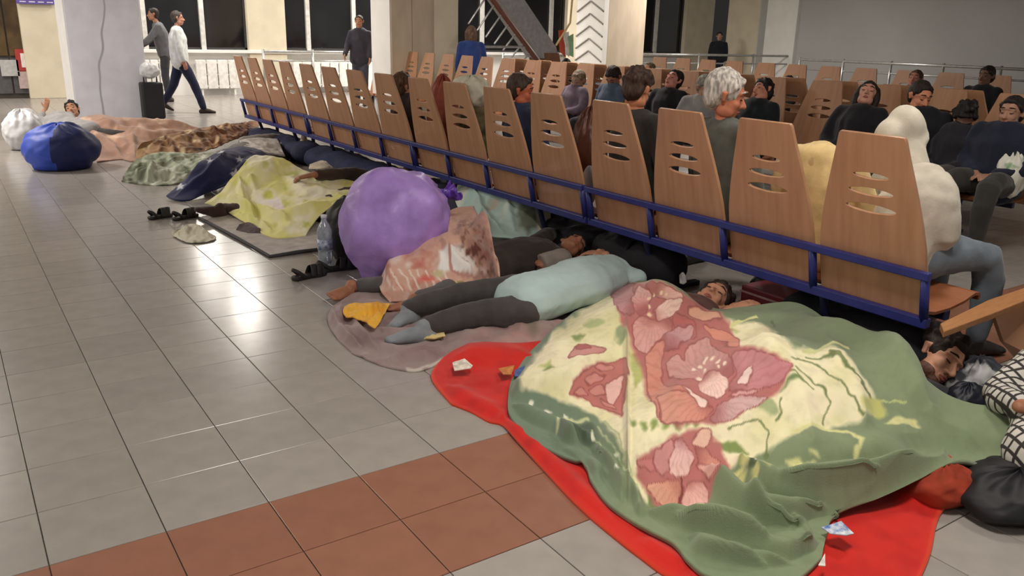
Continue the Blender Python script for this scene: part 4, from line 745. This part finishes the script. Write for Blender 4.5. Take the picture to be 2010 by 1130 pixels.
f=Fig('person under the yellow-green blanket, brown sleeved arm laid across it',.014,SK_TAN); sh=('jacket',fabric((70,54,46))); 
pel=G(650,410,.09); ch=G(735,372,.12); nk=G(775,352,.15); ax=nrm(nk-pel); sd=nrm(np.cross(ax,UPV)); f.torso(pel,ch,nk,sd,sh); a,b=f.shoulders(nk,ch,sd,sh)
f.limb([b,G(700,342,.27),G(618,343,.33)],[.055,.046,.034],sh,1.9,add=.016); wr=G(612,343,.335); f.hand(wr,nrm(G(570,352,.30)-wr),UPV,1.25,.9,False)
f.limb([G(640,405,.08),G(540,412,.07),G(440,410,.05)],[.08,.056,.04],('trousers',fabric((74,56,52))),1.98); f.foot(G(432,408,.08),nrm(np.array([-.8,-.3,.4])),np.array([.3,0,1]),1.1,('sock',fabric((66,46,46))))
f.face(G(806,345,.15),nrm(np.array([.3,.4,.8])),ax,(34,28,26)); f.done()
tag(cloth('dark_cloth',top=[(470,440,.05),(490,436,.06),(508,448,.05)],bot=[(462,452,.012),(488,458,.012),(512,458,.012)],left=[(470,440,.05),(462,452,.012)],right=[(508,448,.05),(512,458,.012)],nu=24,nv=16,m=fabric((96,82,82)),noise=(.008,30.)),'small dark cloth on the cardboard below the yellow-green blanket','cloth')
# navy star blanket
STARS=[(432,298,10),(492,318,13),(463,345,14),(412,316,9),(354,365,13),(520,318,8),(470,312,9)]
def c_star(px,py,u,v,V):
    P=Paint(px,py,(28,32,76),2,.05); P.mix(np.clip(fbm(px*.03,py*.03,5)*2-.9,0,1)*.5,(38,44,100))
    for (x,y,r) in STARS:
        pts=[]
        for i in range(10): a=math.radians(-90+36*i); rr=r if i%2==0 else r*.42; pts.append((x+rr*math.cos(a),y+rr*.85*math.sin(a)))
        P.poly(pts,(206,208,214),2.)
    return P.c
tag(cloth('star_blanket',top=[(438,292,.26),(470,290,.28),(515,298,.24),(566,320,.16)],bot=[(326,384,.03),(345,392,.02),(375,391,.02),(420,372,.06),(470,346,.16)],left=[(438,292,.26),(400,325,.2),(360,355,.12),(326,384,.03)],right=[(566,320,.16),(520,330,.17),(470,346,.16)],nu=170,nv=90,lumps=[(G(395,355,.1),G(500,310,.2),.24,.24,.12,.09)],ridges=[([(440,300,.26),(400,345,.14),(345,385,.04)],7,.03),([(500,305,.24),(450,345,.16)],7,.02)],noise=(.012,8.),seed=12,color=c_star,edge=.16),'navy blue blanket with white stars over a sleeper','blanket')
f=Fig('sleeper behind the star blanket, one pale sole sticking up near the far bench',.016,SK_TAN); gr=('trousers',fabric((150,144,138)))
f.limb([G(490,285,.12),G(540,288,.14),G(585,292,.12)],[.075,.055,.04],gr,1.9); f.limb([G(480,280,.16),G(525,272,.2),G(560,272,.16)],[.075,.055,.04],gr,1.9); f.torso(G(480,300,.10),G(440,322,.09),G(420,335,.09),nrm(np.array([.5,-.5,0])),('shirt',fabric((120,116,112))),pants=gr)
f.foot(G(590,292,.13),np.array([-.1,.1,1.]),np.array([-1,.3,.2]),1.15,('sandal',mat('pale_sole',(206,190,164)))); f.foot(G(612,306,.1),np.array([.5,-.5,.6]),np.array([-.6,.6,.3]),1.1)
f.face(G(405,345,.09),nrm(np.array([-.4,-.2,.8])),nrm(np.array([-.6,-.7,0])),(40,32,30)); f.done()
tag(cloth('white_cloth',top=[(470,276,.22),(500,270,.24),(545,272,.22)],bot=[(480,296,.2),(520,300,.2),(560,306,.14)],left=[(470,276,.22),(480,296,.2)],right=[(545,272,.22),(560,306,.14)],nu=40,nv=24,m=fabric((196,190,182)),noise=(.02,14.)),'pale grey cloth bunched above the navy star blanket','cloth')
tag(cloth('cream_cloth',top=[(608,322,.16),(635,314,.18),(655,322,.16)],bot=[(606,330,.14),(632,330,.16),(658,332,.12)],left=[(608,322,.16),(606,330,.14)],right=[(655,322,.16),(658,332,.12)],nu=30,nv=16,m=fabric((220,208,186)),noise=(.01,20.)),'small cream cloth behind the brown sleeved arm','cloth')
# green white camouflage quilt, tiger blanket, tan blanket
def c_camo(px,py,u,v,V):
    P=Paint(px,py,(170,178,154),4,.06); k=fbm(px*.05,py*.06,5); P.mix(np.clip(k*5-2.5,0,1),(84,92,70)); P.mix(np.clip(2.2-k*5.5,0,1),(212,216,200)); P.mix(np.clip((330-px)/60,0,1)*np.clip(fbm(px*.08,py*.08,8)*3-1,0,1),(74,78,58)); return P.c
tag(cloth('camouflage_quilt',top=[(268,312,.16),(310,300,.2),(370,300,.18),(425,296,.14)],bot=[(238,354,.012),(280,361,.012),(330,362,.012),(385,352,.02)],left=[(268,312,.16),(250,332,.08),(238,354,.012)],right=[(425,296,.14),(405,325,.1),(385,352,.02)],nu=110,nv=70,noise=(.045,9.),seed=6,color=c_camo,edge=.2,ridges=[([(262,340,.06),(330,340,.08)],8,.05),([(300,320,.12),(290,355,.02)],7,.04)]),'green and white mottled quilt heaped left of the star blanket','quilt')
def c_tiger(px,py,u,v,V):
    P=Paint(px,py,(150,114,78),5,.05); k=np.sin((px*.16-py*.1)+6*fbm(px*.03,py*.03,3)*2); P.mix(np.clip(k*1.4-.3,0,1),(92,58,36)); P.mix(np.clip(fbm(px*.06,py*.09,9)*5-2.9,0,1),(226,206,166)); P.mix(np.clip((px-400)/60,0,1)*.4,(150,84,44)); P.mix(np.clip((320-px)/60,0,1)*.5,(166,140,100)); return P.c
tag(cloth('tiger_blanket',top=[(280,282,.18),(330,264,.24),(400,250,.28),(470,240,.28),(508,236,.22)],bot=[(268,312,.02),(320,318,.03),(390,300,.08),(450,278,.14),(500,258,.16)],left=[(280,282,.18),(268,296,.1),(268,312,.02)],right=[(508,236,.22),(508,248,.2),(500,258,.16)],nu=160,nv=70,noise=(.04,9.),seed=16,color=c_tiger,edge=.2,ridges=[([(300,285,.2),(380,268,.25),(470,250,.25)],7,.05),([(330,270,.2),(345,305,.06)],6,.04),([(420,250,.25),(430,285,.1)],6,.04)]),'brown tiger striped blanket heaped before the farthest bench','blanket')
def c_tan(px,py,u,v,V):
    P=Paint(px,py,(158,122,102),5,.04); P.mix(np.clip(fbm(px*.03,py*.05,3)*3-1.5,0,1),(122,88,74)); P.mix(np.clip(fbm(px*.04+9,py*.06,5)*4-2.4,0,1),(204,172,146)); return P.c
tag(cloth('tan_blanket',top=[(150,232,.26),(200,225,.3),(260,238,.26),(320,238,.26),(400,252,.2)],bot=[(190,318,.012),(235,312,.012),(265,316,.012),(300,300,.03),(390,275,.06)],left=[(150,232,.26),(160,262,.2),(185,290,.08),(190,318,.012)],right=[(400,252,.2),(400,262,.14),(390,275,.06)],nu=140,nv=70,noise=(.04,5.),seed=19,color=c_tan,edge=.2,lumps=[(G(200,270,.1),G(370,262,.1),.25,.2,.10,.08)],ridges=[([(160,245,.25),(220,290,.08),(240,310,.02)],7,.05),([(230,250,.26),(300,262,.2),(380,262,.15)],7,.05),([(260,262,.2),(265,305,.03)],7,.04)]),'tan brown blanket over the far sleeper before the marble pillar','blanket')
f=Fig('person lying in grey jacket at far left, head beside the marble pillar',.02,SK_MID); sh=('jacket',fabric((150,148,148)))
pel=G(165,262,.18); ch=G(110,245,.2); nk=G(118,228,.24); sd=nrm(np.array([.6,-.6,.2])); f.torso(pel,ch,nk,sd,sh,w=1.15); a,b=f.shoulders(nk,ch,sd,sh); f.limb([a,G(150,262,.25),G(180,268,.2)],[.055,.045,.03],sh,1.9); f.limb([b,G(75,240,.2),G(88,214,.28)],[.055,.045,.03],sh,1.6); f.hand(G(90,212,.28),np.array([.3,0,1.]),np.array([0,-1,0]),1.,.5)
f.limb([pel,G(260,268,.14),G(380,268,.1)],[.085,.06,.04],('trousers',fabric((70,66,66))),1.95); f.face(G(142,216,.28),nrm(np.array([-.3,-.8,.4])),nrm(np.array([-.2,.3,.9])),(30,30,32),style='mop',k=1.1); f.done()
t,_=bag('sports_bag','blue sports bag with dark navy half beside the far sleeper',118,290,.22,.38,.34,.26,mat('bright_blue_nylon',(58,88,200),rough=.5,var=.1),None,5,.012)
# navy half as a second shell a little larger, on the right side
V_=[v for v in t.children[0].data.vertices]; cc=G(118,290,.22); me=t.children[0].data.copy(); bm=bmesh.new(); bm.from_mesh(me)
rgt=_R; bmesh.ops.delete(bm,geom=[v for v in bm.verts if (np.array(v.co)-cc)@rgt<.06],context='VERTS')
for v in bm.verts: v.co=Vector(cc+(np.array(v.co)-cc)*1.02)
bm.to_mesh(me); bm.free(); me.materials.clear(); o=link('navy_panel',me,mat('navy_nylon',(30,38,92),rough=.55),t,True)
bag('white_bag','white plastic bag at the far left beside the blue sports bag',46,258,.22,.22,.2,.25,mat('white_plastic',(214,214,216),rough=.4),None,15,.03)
b=thing('suitcase','black upright suitcase standing by the marble pillar','suitcase',tuple(G(303,236)))
MB().box((-.17,-.12,.03),(.17,.12,.62)).build('case',mat('black_case',(34,34,38),rough=.5),b,bevel=.03); MB().loft([(-.1,0,.62),(-.1,0,.74),(.1,0,.74),(.1,0,.62)],[.014]*4,seg=6).build('handle',mat('black_case',(34,34,38)),b)
for x in(-.11,.11): MB().loft([(x,-.1,.03),(x,.1,.03)],[.03,.03],seg=10).build('wheel',mat('black_case',(34,34,38)),b)
bag('carrier_bag','small white carrier bag on top of the black upright suitcase',0,0,0,.15,.13,.12,MATS['white_plastic'],None,25,.03,flat=-1,pos=(G(303,236)[0],G(303,236)[1],.80))
bag('ground_bag','white bag on the floor at the left edge by the dark door',2,168,.22,.28,.25,.3,MATS['white_plastic'],None,35,.02)

def c_dk(px,py,u,v,V): P=Paint(px,py,(34,38,62),6,.05); P.mix(np.clip(fbm(px*.05,py*.05,4)*3-1.5,0,1),(52,54,78)); return P.c
def under(name,label,cat,y0,y1,x,r,c,seed,ztop=.16):  # dark rolls and bags, mostly added to deepen the shade under the benches
    b=MB(); n=7; pts=[(x+random.uniform(-.02,.02),y0+(y1-y0)*i/(n-1),ztop*.5) for i in range(n)]; b.loft(pts,[(r*random.uniform(.96,1.04),ztop*.5*random.uniform(.97,1.03)) for _ in pts],side=(1,0,0),sub=4,seg=20); me=b.mesh(name); displace(me,.03,9.,seed); displace(me,.012,30.,seed+2)
    for v in me.vertices: v.co.z=max(v.co.z,.004)
    o=link(name,me,mat('under_%d_%d_%d'%c,c,rough=.85,var=.25,scale=8,bump=.2,bscale=50),None,True); tag(o,label,cat)
under('navy_fill_roll','dark navy roll added to darken the floor under the third bench','blanket',7.0,9.1,3.56,.22,(36,42,78),3,.26)
under('navy_fill_roll','dark navy roll added to darken the floor under the farthest near bench','blanket',9.4,11.4,3.56,.22,(40,44,74),5,.24)
under('dark_fill_bundle','dark blue bundle added to darken the second bench behind the purple bag','bundle',5.5,6.7,3.62,.2,(44,46,60),7,.26)
under('dark_fill_bundle','black bag added to darken the second bench by the pale blue blanket','bag',4.35,5.3,3.72,.18,(30,30,36),9,.24)
under('dark_rucksack','black rucksack under the nearest bench beside the dark haired sleeper','bag',3.62,4.1,3.62,.16,(24,22,28),11,.3)
under('dark_fill_bag','black bag added to darken the near end under the nearest bench','bag',1.95,2.55,3.62,.18,(22,22,28),15,.28)
# ------------------------------------------------------------------ sleeper under the green blanket (face to camera) and his things
f=Fig('young man asleep with dark curly hair and stubble, face above green blanket',.013,(204,150,122))
hp=G(1842,708,.17); up_=nrm(_R*.70+_U*.68); fw_=nrm(-_fw*.90+_R*.20-_U*.26)
fw_=nrm(fw_-up_*(fw_@up_)); nk=hp-up_*.15-fw_*.03; ch=nk+np.array([-.16,.02,-.03]); pel=ch+np.array([-.34,.0,-.02]); sd=np.array([0,1.,0])
f.torso(pel,ch,nk,sd,('shirt',fabric((60,60,64)))); f.shoulders(nk,ch,sd,('shirt',fabric((60,60,64)))); f.body.loft([nk,hp-up_*.05-fw_*.02],[.06,.055])
for q in(-1,1): f.limb([pel+sd*.09*q,pel+np.array([-.42,.1*q,.02]),pel+np.array([-.8,.1*q,-.04])],[.08,.056,.04],('trousers',fabric((60,60,70))),1.9)
f.face(hp,fw_,up_,(44,32,26),1.08,'curly',vs=.0045,hairvol=1.04,lipc=(150,84,78),beard=mat('dark_stubble',(112,76,60),rough=.7,var=.3,scale=90,rgb2=(78,52,42))); f.done()
bag('rolled_clothing','crumpled black and white clothes used as pillow behind the sleeping man',1912,752,.08,.15,.13,.11,mat('black_white_bundle',(52,54,62),rough=.8,var=.2,scale=7,rgb2=(176,176,176),lo=.52,hi=.6),None,44,.05,cat='clothing',flat=0.)
bag('dark_bag','small dark blue bag beside the sleeping man head',1896,788,.07,.10,.08,.08,mat('dark_blue_nylon',(30,34,44),rough=.5),None,46,.03,flat=0.)
# second sleeper under the green blanket
f=Fig('sleeper with dark hair by the bench leg, face at the blanket top edge',.013,(196,142,114)); hp=G(1398,588,.17); up_=nrm(np.array([.9,.25,.1])); fw_=nrm(np.array([-.3,-.35,.8]))
nk=hp-up_*.15; pel=nk-up_*.5; f.torso(pel,nk-up_*.16,nk,nrm(np.cross(up_,UPV)),('shirt',fabric((96,60,56)))); f.body.loft([nk,hp],[.055,.05]); f.face(hp,fw_,up_,(52,36,28),1.,'mop'); f.hand(G(1432,608,.2),nrm(_R*.8+_U*.3),UPV,1.05,.5); f.body.loft([nk,G(1420,612,.16),G(1434,608,.2)],[.045,.035,.03]); f.done()
tag(cloth('white_tissue',top=[(1333,540,.16),(1340,534,.2),(1346,542,.18)],bot=[(1334,556,.12),(1341,558,.12),(1347,554,.14)],left=[(1333,540,.16),(1334,556,.12)],right=[(1346,542,.18),(1347,554,.14)],nu=12,nv=12,m=fabric((228,224,216)),noise=(.004,40.),thick=.004),'white tissue beside the bench leg above the green blanket','tissue')
# plaid sleeper at right edge
f=Fig('person at right edge in black and white plaid shirt, arm bent',.013,SK_TAN)
def mat_plaid():
    m=mat('black_white_plaid',(206,200,192),rough=.85); nt=m.node_tree; b=nt.nodes['Principled BSDF']; tc=nt.nodes.new('ShaderNodeTexCoord'); mp=nt.nodes.new('ShaderNodeMapping'); mp.inputs['Rotation'].default_value=(.4,.5,.7); nt.links.new(tc.outputs['Object'],mp.inputs[0])
    out=None
    for d in('X','Y'):
        w_=nt.nodes.new('ShaderNodeTexWave'); w_.bands_direction=d; w_.inputs['Scale'].default_value=8.; w_.inputs['Distortion'].default_value=1.; nt.links.new(mp.outputs[0],w_.inputs['Vector'])
        if out is None: out=w_.outputs['Fac']
        else: a_=nt.nodes.new('ShaderNodeMath'); a_.operation='MAXIMUM'; nt.links.new(out,a_.inputs[0]); nt.links.new(w_.outputs['Fac'],a_.inputs[1]); out=a_.outputs[0]
    r=nt.nodes.new('ShaderNodeValToRGB'); r.color_ramp.elements[0].color=(.58,.55,.5,1); r.color_ramp.elements[0].position=.74; r.color_ramp.elements[1].color=(.035,.03,.03,1); r.color_ramp.elements[1].position=.88; nt.links.new(out,r.inputs[0]); nt.links.new(r.outputs[0],b.inputs['Base Color']); return m
pl=('shirt',mat_plaid()); nk=G(2110,700,.2); ch=G(2090,790,.2); pel=G(2080,900,.16); f.torso(pel,ch,nk,nrm(np.array([.8,-.4,0])),pl); 
f.limb([G(2050,700,.32),G(1965,775,.22),G(2015,800,.28)],[.055,.05,.032],pl,1.75,add=.018); f.hand(G(2010,800,.28),nrm(_R*.9-_U*.1),UPV,1.,.6); f.limb([pel,G(2200,1000,.1)],[.08,.06],('trousers',fabric((30,30,36))),.95); f.face(G(2130,640,.25),nrm(np.array([-.3,-.3,.9])),UPV+np.array([.5,.3,0]),(40,32,28)); f.done()
bag('dark_duffel','black duffel bag at lower right under the blanket edge',1992,962,.06,.24,.16,.08,mat('black_duffel',(26,25,30),rough=.6),None,48,.03,flat=0.)
bag('red_cushion','dull red cushion wedged under the green blanket at lower right',1846,946,.06,.14,.11,.075,mat('dull_red_fleece',(168,62,38),rough=.9,var=.2),None,61,.02,cat='cushion',flat=0.)
t=thing('cable','thin white cable hanging over the black duffel bag','cable',(0,0,0)); MB().loft([G(1912,912,.1),G(1914,955,.06),G(1935,985,.03),G(1968,1004,.006)],[.004]*4,sub=5,seg=6).build('wire',mat('white_cable',(190,188,190)),t,True)
# red crate under bench and plywood seat end
t=thing('red_case','dark red striped case lying under the nearest bench','case',(0,0,0)); a=G(1455,560,.16); b=G(1575,600,.16); d=nrm(b-a); n=np.cross(d,UPV); L=np.linalg.norm(b-a)
M_=Matrix((( d[0],-n[0],0,a[0]),(d[1],-n[1],0,a[1]),(0,0,1,0),(0,0,0,1)))
MB().box((0,0,.01),(L,.28,.17),M_).build('case_body',mat('dark_red_case',(120,34,40),rough=.5),t,bevel=.012)
for z in(.06,.125): MB().box((-.002,-.004,z),(L+.002,0.0,z+.012),M_).build('pale_stripe',mat('pale_stripe',(190,150,150)),t)
t=thing('seat_end','orange brown plywood seat edge and front at the bench end, right edge','board',(0,0,0))  # end edge and front of a bench seat, modelled as separate boards
z_=.40; Q=[G(1846,634,z_),G(1853,650,z_),G(1950,614,z_),G(2070,566,z_),G(2070,544,z_),G(1940,588,z_)]
MB().prism([(q[0],q[1]) for q in Q],z_-.03,z_).build('plank',mat('plywood_edge_light',(178,124,78),rough=.5,stretch=(1,8,1)),t,bevel=.004)
Q=[G(1944,616,.37),G(2070,568,.37),G(2085,730,.02),G(2000,712,.02),G(1962,668,.2)]; me=meshdata('board',Q,[(0,1,2,3,4)]); o=link('board',me,M_WOOD,t); s_=o.modifiers.new('t','SOLIDIFY'); s_.thickness=.02
# small things on the red blanket
def scrap(name,label,pts,c,z=.03,c2=None):
    Q=[G(*p,z) for p in pts]; me=meshdata(name,[q+UPV*(.012*(i%2)) for i,q in enumerate(Q)],[tuple(range(len(Q)))]); o=link(name,me,mat('scrap_%d_%d_%d'%c,c,var=.2,rgb2=c2,scale=40)); s_=o.modifiers.new('t','SOLIDIFY'); s_.thickness=.003; tag(o,label,'scrap')
scrap('paper_scrap','white paper scrap on the red blanket left part',[(888,712),(912,709),(928,718),(924,728),(892,728)],(232,222,206),.05); scrap('cardboard_scrap','small brown cardboard scrap on the red blanket beside the green one',[(978,724),(1010,722),(1004,736),(988,740)],(206,132,74),.04); scrap('blue_label','small blue label between red and green blanket at left',[(1010,728),(1030,722),(1028,740),(1010,744)],(84,104,160),.04)
scrap('care_label','blue and white care label on the red blanket under the green fold',[(1612,1036),(1650,1030),(1676,1048),(1660,1058),(1630,1048)],(226,226,230),.06,(80,120,180)); scrap('white_label','small white label at the lower fold of the green blanket',[(1606,1110),(1618,1094),(1620,1112),(1612,1118)],(228,226,220),.06)
# ------------------------------------------------------------------ seated people, near row (backs to camera)
E_=(1,0); W_=(-1,0)
sit('person in pale grey hoodie with hood up, slumped on the nearest seat',1772,272,(1,-.25),rec=-.22,fwd_lean=.08,top=(206,198,182),legs=(112,122,132),topname='hoodie',hood=(214,206,188),headoff=(-.05,-.21,.09),vs=.014,w=1.22,features=False,legspread=.16,face=(.8,-.3,-.8),up=(.35,-.2,.9),arms='lap',SX=3.80)
sit('person in pale yellow top slumped low on the second seat',1606,335,(1,.1),rec=.1,top=(226,198,140),legs=(60,60,70),topname='shirt',hair=(220,190,130),style='none',headoff=(0,0,-.22),face=(1,0,-.8),vs=.016,features=False,sk=(214,180,130),SX=3.74)
sit('white haired man with red cheek in grey green jacket, seated on near row',1424,188,(1,-.15),rec=.05,top=(96,98,90),legs=(60,60,66),hair=(214,206,196),face=(.75,-.65,-.25),sk=(206,128,98),vs=.014,k=1.12,hairvol=1.06,SX=3.74)
sit('person with brown hair, hand held to the head, in dark olive jacket',1250,178,(1,.1),rec=.05,top=(52,50,46),hair=(74,54,42),style='mop',face=(.9,.3,-.4),arms='headr',sk=(214,142,104),vs=.014,SX=3.74)
sit('person with reddish face and navy top between middle seats',1022,178,(1,-.1),rec=.05,top=(46,56,84),hair=(76,60,50),face=(.8,-.6,-.2),sk=(204,112,80),vs=.016,SX=3.74)
sit('brown haired person leaning between far seats of near row',793,172,(1,0),rec=.05,top=(60,48,44),hair=(96,70,52),style='mop',vs=.018,features=False,SX=3.74)
_p=atX(1157,270,3.74); bag('handbag','reddish brown leather handbag on the seat between first two benches',0,0,0,.13,.13,(_p[2]-.55)/1.0,mat('brown_leather',(96,52,36),rough=.4,var=.2),None,50,.02,flat=-1.,pos=(3.74,_p[1],.42+(_p[2]-.42)*.72))
_p=atX(1166,330,3.70); bag('seat_bag','white plastic bag below the brown handbag in the bench gap',0,0,0,.06,.05,.14,MATS['white_plastic'],None,51,.02,flat=-1.,pos=(3.66,_p[1],.53))
_p=atX(934,195,3.76); bag('olive_bag','olive patterned bag on a far seat of the near row',0,0,0,.15,.17,.36,mat('olive_nylon',(104,92,60),rough=.7,var=.4,scale=12),None,52,.02,flat=-1.,pos=(3.76,_p[1],.76))
_p=atX(870,168,3.76); bag('red_bag','red brown bag on a far seat between bench backs',0,0,0,.14,.16,.36,mat('red_brown_nylon',(150,72,54),rough=.7),None,53,.02,flat=-1.,pos=(3.76,_p[1],.78))
_p=atX(903,150,3.34); bag('pale_bundle','pale bundle with straps hung over the seat back below the tan pillar',0,0,0,.10,.24,.12,mat('pale_bundle',(206,200,178),rough=.7,var=.15),None,54,.03,flat=-1.,pos=(3.43,_p[1],1.10))
# ------------------------------------------------------------------ seated people, facing row and beyond
D=(40,38,42)
sit('woman asleep with head thrown back, dark jacket, facing row',1702,186,(-1,-.1),rec=.28,top=(34,32,38),hair=(44,34,30),style='long',face=(-.75,-.45,.5),sk=(206,150,126),vs=.016,SX=6.66)
sit('man in black jacket bending sideways, bare neck, facing row',1806,190,(-1,-.2),rec=.1,top=(26,28,34),hair=(48,40,34),face=(-.4,-.9,-.3),sk=(212,142,108),headoff=(0,.06,0),vs=.016,w=1.2,SX=6.66)
sit('dark haired person in black at back right, upright before railing',1936,150,(-1,.1),rec=.05,top=(28,30,34),hair=(40,34,32),sk=(120,88,72),vs=.018,w=1.15,SX=10.6)
sit('person in navy jacket with hands clasped at the right edge',1985,222,(-1,-.05),rec=.1,top=(36,40,56),legs=(58,56,54),hair=(40,36,34),sk=(176,132,108),vs=.014,w=1.2,legspread=.16,SX=6.66)
sit('person in dark jacket left of the green white bag',1893,232,(-1,.05),rec=.15,top=(38,38,44),legs=(72,66,62),hair=(34,30,30),style='mop',sk=(120,86,70),vs=.014,face=(-.6,-.3,-.7),w=1.15,legspread=.15,SX=6.66)
sit('dark haired sleeper with red scarf, head tipped, facing row',1497,180,(-1,.0),rec=.18,top=(26,32,36),hair=(28,26,28),style='mop',face=(-.8,.2,.25),up=(-.2,.45,.8),sk=(206,140,116),vs=.016,w=1.15,SX=6.66)
sit('sleeper with pink face in black jacket left of the white haired man',1322,158,(-1,-.1),rec=.2,top=(30,30,34),hair=(40,34,30),face=(-.8,-.1,.4),sk=(204,138,124),vs=.018,SX=6.66)
sit('grey haired person in pale collar just behind the white haired man',1384,172,(-1,-.5),rec=.0,top=(150,148,146),hair=(150,146,134),face=(-.2,-.9,-.4),sk=(188,140,118),vs=.018,SX=6.66)
sit('dark haired person in steel blue jacket bending forward, facing row',1204,152,(-1,.1),rec=.0,top=(78,94,116),hair=(46,34,32),face=(-.7,-.2,-.7),sk=(172,116,98),vs=.018,w=1.15,SX=6.66)
sit('grey brown haired person in blue grey jacket seen from behind, past the facing row',1166,148,(1,0),rec=.05,top=(84,98,116),hair=(104,88,76),style='mop',face=(.8,-.3,-.3),sk=(186,138,120),vs=.018,SX=7.74)
sit('pale haired person in mauve top beside blue grey jacket',1135,158,(-1,.1),rec=.1,top=(120,104,120),hair=(156,136,116),face=(-.8,-.2,-.3),sk=(186,146,130),vs=.02,SX=6.66)
sit('person in black bending low left of pale haired person',1112,128,(-1,0),rec=.05,top=(22,22,26),hair=(26,24,26),face=(-.7,0,-.7),vs=.02,SX=10.6)
sit('olive haired head with pale jacket behind the hand-to-head person',1274,136,(-1,.1),rec=.1,top=(50,46,42),hair=(110,92,66),face=(-.9,.1,.1),vs=.02,features=False,SX=10.6)
sit('brown haired person far back beside railing, right of sleeping woman',1796,156,(-1,0),rec=.15,top=(40,38,44),hair=(90,66,50),face=(-.8,-.2,.2),sk=(190,130,108),vs=.02,SX=10.6)
sit('dark haired sleeper slouched on back row left of railing post',1545,165,(-1,0),rec=.2,top=(40,42,44),hair=(60,44,36),sk=(170,120,96),vs=.02,features=False,SX=10.6)
def c_gw(px,py,u,v,V): P=Paint(px,py,(222,218,204),4,.05); P.mix(np.clip(np.sin(py*.09+fbm(px*.05,py*.05,2)*4)*2-.7,0,1),(112,158,96)); return P.c
g_,_=bag('shopping_bag','green and white shopping bag hanging from the lap at right edge',1982,345,.60,.11,.11,.17,mat('green_white_plastic',(222,220,208),rough=.4,scale=6,rgb2=(104,150,92),lo=.5,hi=.58,var=.1),None,56,.04,flat=-1.)
bag('white_glove','white cloth bundle held in clasped hands at the right edge',1968,290,.74,.08,.06,.06,MATS['white_plastic'],None,57,.03,cat='cloth',flat=-1.)
# ------------------------------------------------------------------ standing people
def stand(label,px,py,f,top,legs,hair,sk=SK_MID,stride=.0,h=1.72,style='short',topname='shirt',armf=(0.,0.),z0=0.,vs=.02,lean=0.,w=1.05,base=None):
    B=np.array(base,float) if base is not None else G(px,py,z0); k=h/1.75; f=nrm((*f,0)); sd=np.cross(f,UPV); F_=Fig(label,vs,sk); TN=(topname,fabric(top)); PN=('trousers',fabric(legs))
    pel=B+UPV*.93*k+f*0; ch=pel+UPV*.36*k+f*lean*.6; nk=pel+UPV*.53*k+f*lean; hp=nk+UPV*.17*k+f*(.03+lean*.3)
    F_.torso(pel,ch,nk,sd,TN,w=w,pants=PN,add=.025,belly=1.15); a,b=F_.shoulders(nk,ch,sd,TN); F_.body.loft([nk,hp-UPV*.05],[.055,.05])
    for q,sh,ar in((1,a,armf[0]),(-1,b,armf[1])):
        el=sh-UPV*.27*k+f*ar*.5+sd*.05*q; wr=el-UPV*(.22-.25*abs(ar))*k+f*(ar*.6+.05); F_.limb([sh,el,wr],[.052,.043,.028],TN,1.9,add=.02); F_.hand(wr,nrm(wr-el),sd*q,1.,.4,q==-1)
        st=stride*q; kn=pel+f*(st*.55+.04)-UPV*.42*k+sd*.09*q; an=B+f*(st*1.1)+UPV*(.09+(0.10 if st<0 else 0))+sd*.09*q
        F_.limb([pel+sd*.09*q,kn,an],[.085,.06,.042],PN,1.95,add=.018); F_.foot(an,f-UPV*(.4 if st<0 else 0),UPV+f*(.4 if st<0 else 0),1.05,('shoe#%d'%q,mat('shoe_brown',(58,44,38),rough=.5)),q==-1)
    F_.face(hp,f,UPV,hair,1.,style); F_.done(); return F_
stand('man in white shirt and navy trousers walking past the windows',362,222,(1,-.15),(222,226,224),(38,42,66),(80,72,66),sk=(190,136,112),stride=.30,h=1.76,vs=.016)
g2=G(352,222); stand('man in grey jacket leaning at the counter behind the walking man',0,0,(-1,.2),(104,104,108),(60,60,64),(60,52,48),topname='jacket',armf=(.4,.5),base=(*(atY(320,60,18.6)[:2]),0),h=1.84,lean=.1)
stand('man in dark jacket standing before the second window',0,0,(-.6,-.8),(60,58,68),(70,72,84),(70,60,54),topname='jacket',base=(*(atY(706,60,16.5)[:2]),0),h=1.80,armf=(.3,.1),w=1.2)
stand('long haired person in blue top behind the far bench, by tan pillar',0,0,(.2,1),(50,70,130),(50,52,66),(110,86,68),style='long',base=(*(atY(925,90,13.0)[:2]),0),h=1.62)
stand('man in black jacket behind the railing at the narrow window',0,0,(-.7,-.7),(28,30,36),(36,36,44),(40,34,32),sk=(176,132,112),topname='jacket',base=(*(atY(1412,75,17.6)[:2]),0),h=1.68)

bpy.data.scenes.remove(TMPS)
